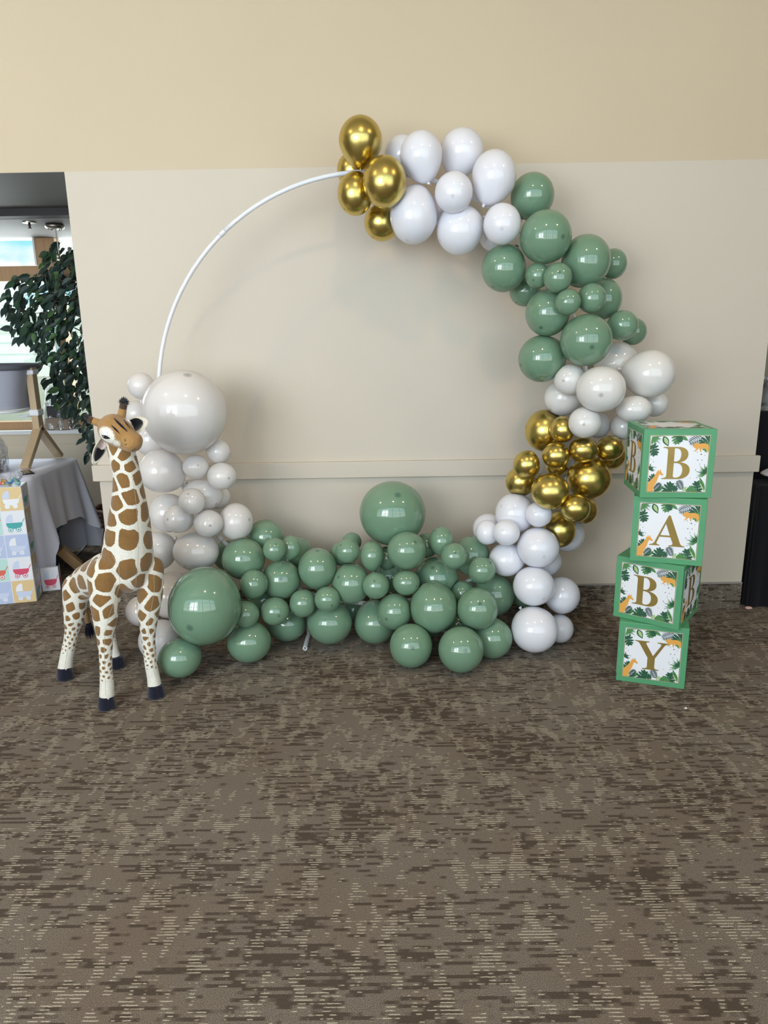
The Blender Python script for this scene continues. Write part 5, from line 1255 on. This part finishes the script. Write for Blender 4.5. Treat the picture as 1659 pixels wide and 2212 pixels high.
o = m.build('foliage', LEAFM, fic, True); o['kind'] = 'stuff'
BARK = wood('ficus bark', srgb(96, 76, 58), srgb(70, 54, 42))
m = MB(); m.tube([(0, 0, .18), (.015, .01, .5), (-.01, .0, .9), (.0, .0, 1.3), (-.03, .0, 1.7), (-.10, -.02, 2.05)], [.022, .020, .018, .015, .011, .005], 10); m.build('trunk', BARK, fic, True)
for i in range(0, 285, 6):
    Yd, k, Mx = vis[i]; e = Mx.translation; z0 = min(1.9, max(.75, e.z + rf.uniform(-.25, .25))); b = Vector((-.01, 0, z0))
    midp = b.lerp(e, .55) + Vector((0, 0, .07)); e2 = e - (Mx.to_3x3() @ Vector((0, .016, 0)))
    MB().tube([b, b.lerp(midp, .5) + Vector((0, 0, .02)), midp, e2], [.006, .005, .0035, .0015], 6).build('branch', BARK, fic, True)
WICK = [plain('dark wicker', srgb(74, 52, 38), .5), plain('red brown wicker', srgb(104, 70, 48), .5)]
bk_ = MB()
for r_ in range(15):
    z = .012 + r_ * .0185; rad = .155 + .045 * (r_ / 14)
    bk_.tube([Vector(((rad + .006 * math.cos(i * math.pi + r_ * math.pi)) * math.cos(i * .1963), (rad + .006 * math.cos(i * math.pi + r_ * math.pi)) * math.sin(i * .1963), z)) for i in range(32)], .0105, 6, True, r_ % 2)
for i in range(16):
    a = i * .3927; bk_.tube([(.150 * math.cos(a), .150 * math.sin(a), .004), (.195 * math.cos(a), .195 * math.sin(a), .285)], .006, 6)
bk_.tube([Vector((.203 * math.cos(i * .209), .203 * math.sin(i * .209), .285 + .005 * math.cos(i * math.pi))) for i in range(30)], .014, 6, True, 1)
bk_.lathe([(.145, .002), (.145, .012)], 24); o = bk_.build('wicker_basket', WICK, fic, True); o['kind'] = 'stuff'
MB().lathe([(.14, .013), (.17, .20), (.17, .21)], 24).build('soil', plain('dark moss', srgb(60, 50, 40), .95), fic)

# ---------------------------------------------------------------- right opening: black-draped bar table
BLACKC = fabric('black table cloth', srgb(18, 18, 26), 600.0)
def drape(name, x0, x1, y0, y1, ztop, label, cat, fold):
    m = MB(); ph = []; n_ = 36
    for i in range(n_): ph.append((Vector((x0, y1 - (y1 - y0) * i / n_, 0)), Vector((-1, 0, 0))))
    for i in range(80): ph.append((Vector((x0 + (x1 - x0) * i / 80, y0, 0)), Vector((0, -1, 0))))
    for i in range(n_ + 1): ph.append((Vector((x1, y0 + (y1 - y0) * i / n_, 0)), Vector((1, 0, 0))))
    NVc = 14; vs = []
    for i, (p, nr) in enumerate(ph):
        for j in range(NVc + 1):
            v = j / NVc; q = p + nr * (fold * v * (1 + math.sin(i * .9 + .5 * math.sin(i * .31))) * .5 + .002); vs.append(Vector((q.x, q.y, ztop - (ztop - .006) * v)))
    K = len(ph); m.add(vs, [(i * (NVc + 1) + j, i * (NVc + 1) + j + 1, (i + 1) * (NVc + 1) + j + 1, (i + 1) * (NVc + 1) + j) for i in range(K - 1) for j in range(NVc)])
    m.f.append(tuple(i * (NVc + 1) for i in range(K))); m.m.append(0)
    return tag(m.build(name, BLACKC, None, True), label, cat)
drape('draped_bar_table', 2.145, 3.6, 4.24, 4.80, 1.13, 'tall black-draped bar table at the right edge behind the wall end', 'table', .035)
drape('draped_low_table', 2.125, 3.6, 3.995, 4.195, .735, 'lower black-draped table in front of the tall one, right edge', 'table', .018)
pf = onz(1613, 1311, .012)
tag(MB().ell((pf.x + .005, pf.y - .012, .0105), .022, .014, .0095, None, 14, 8).build('pink_scrap', plain('pale pink scrap', srgb(214, 176, 166), .6), None, True), 'tiny pale pink scrap on the carpet under the black cloth', 'scrap')
# striped cushion corner
STR = NT('black and white cushion print'); tc = STR.n('ShaderNodeTexCoord'); wv = STR.n('ShaderNodeTexWave', {'bands_direction': 'Z'}, Vector=tc.outputs['Object'], Scale=26.0, Distortion=2.5); sp_ = STR.n('ShaderNodeSeparateXYZ', Vector=tc.outputs['Object'])
f_ = STR.m('MULTIPLY', STR.step(wv.outputs['Fac'], .45, .6), STR.m('LESS_THAN', sp_.outputs[2], .048))
STR.p(Base_Color=STR.mix(f_, srgb(226, 226, 236), srgb(26, 26, 34)), Roughness=.8)
m = MB()
def pil(u, v):
    a = 2 * math.pi * u; t_ = math.pi * v; e = .6; ca, sa = math.cos(a), math.sin(a)
    sx = math.copysign(abs(ca) ** e, ca); sy = math.copysign(abs(sa) ** e, sa); r_ = math.sin(t_) ** .55 if 0 < v < 1 else 0
    return Vector((.21 * sx * r_, .085 * sy * r_, .05 - .048 * math.cos(t_) * (1 - .6 * abs(sx * r_) ** 3)))
m.grid(pil, 48, 20)
o = m.build('cushion', STR.mat, None, True, (2.385, 4.088, .7355)); tag(o, 'white cushion with black stripes on the low black table at the right edge', 'cushion')
# shrink-wrapped bottles on the bar table
PACK = clear_film('shrink wrap', amount=.6); BOT = NT('clear bottle plastic'); BOT.p(Base_Color=(.9, .93, .96, 1), Roughness=.08); BOT.b.inputs['Transmission Weight'].default_value = .85; BOT.b.inputs['IOR'].default_value = 1.2
for i in range(3):
    for j in range(2):
        t = thing('water_bottle', 'clear plastic bottle on the black bar table, %s row, %s from the wall end' % (('front', 'back')[j], ('nearest', 'second', 'third')[i]), 'bottle', (2.20 + i * .068, 4.32 + j * .068, 1.1305), 0, 'bottles on the bar table')
        MB().lathe([(.028, 0), (.031, .006), (.031, .035), (.029, .042), (.031, .05), (.031, .12), (.022, .155), (.012, .172), (.012, .178)], 18).build('bottle_body', BOT.mat, t, True)
        MB().lathe([(.0145, .1785), (.0145, .195)], 14).build('cap', plain('white bottle cap', srgb(225, 225, 230), .4), t, True)

ps = onz(1481, 1529, 0.004)
tag(MB().add([(-.006, -.003, .0008), (.007, -.004, .002), (.005, .005, .006), (-.005, .004, .0012), (-.004, -.002, .0003), (.005, -.003, .0012), (.004, .004, .005), (-.004, .003, .0006)], [(0, 1, 2, 3), (7, 6, 5, 4), (0, 4, 5, 1), (1, 5, 6, 2), (2, 6, 7, 3), (3, 7, 4, 0)]).build('paper_scrap', plain('white paper scrap', srgb(235, 235, 235), .7), None, False, (ps.x, ps.y, 0)), 'tiny white paper scrap on the open carpet before the letter boxes', 'scrap')
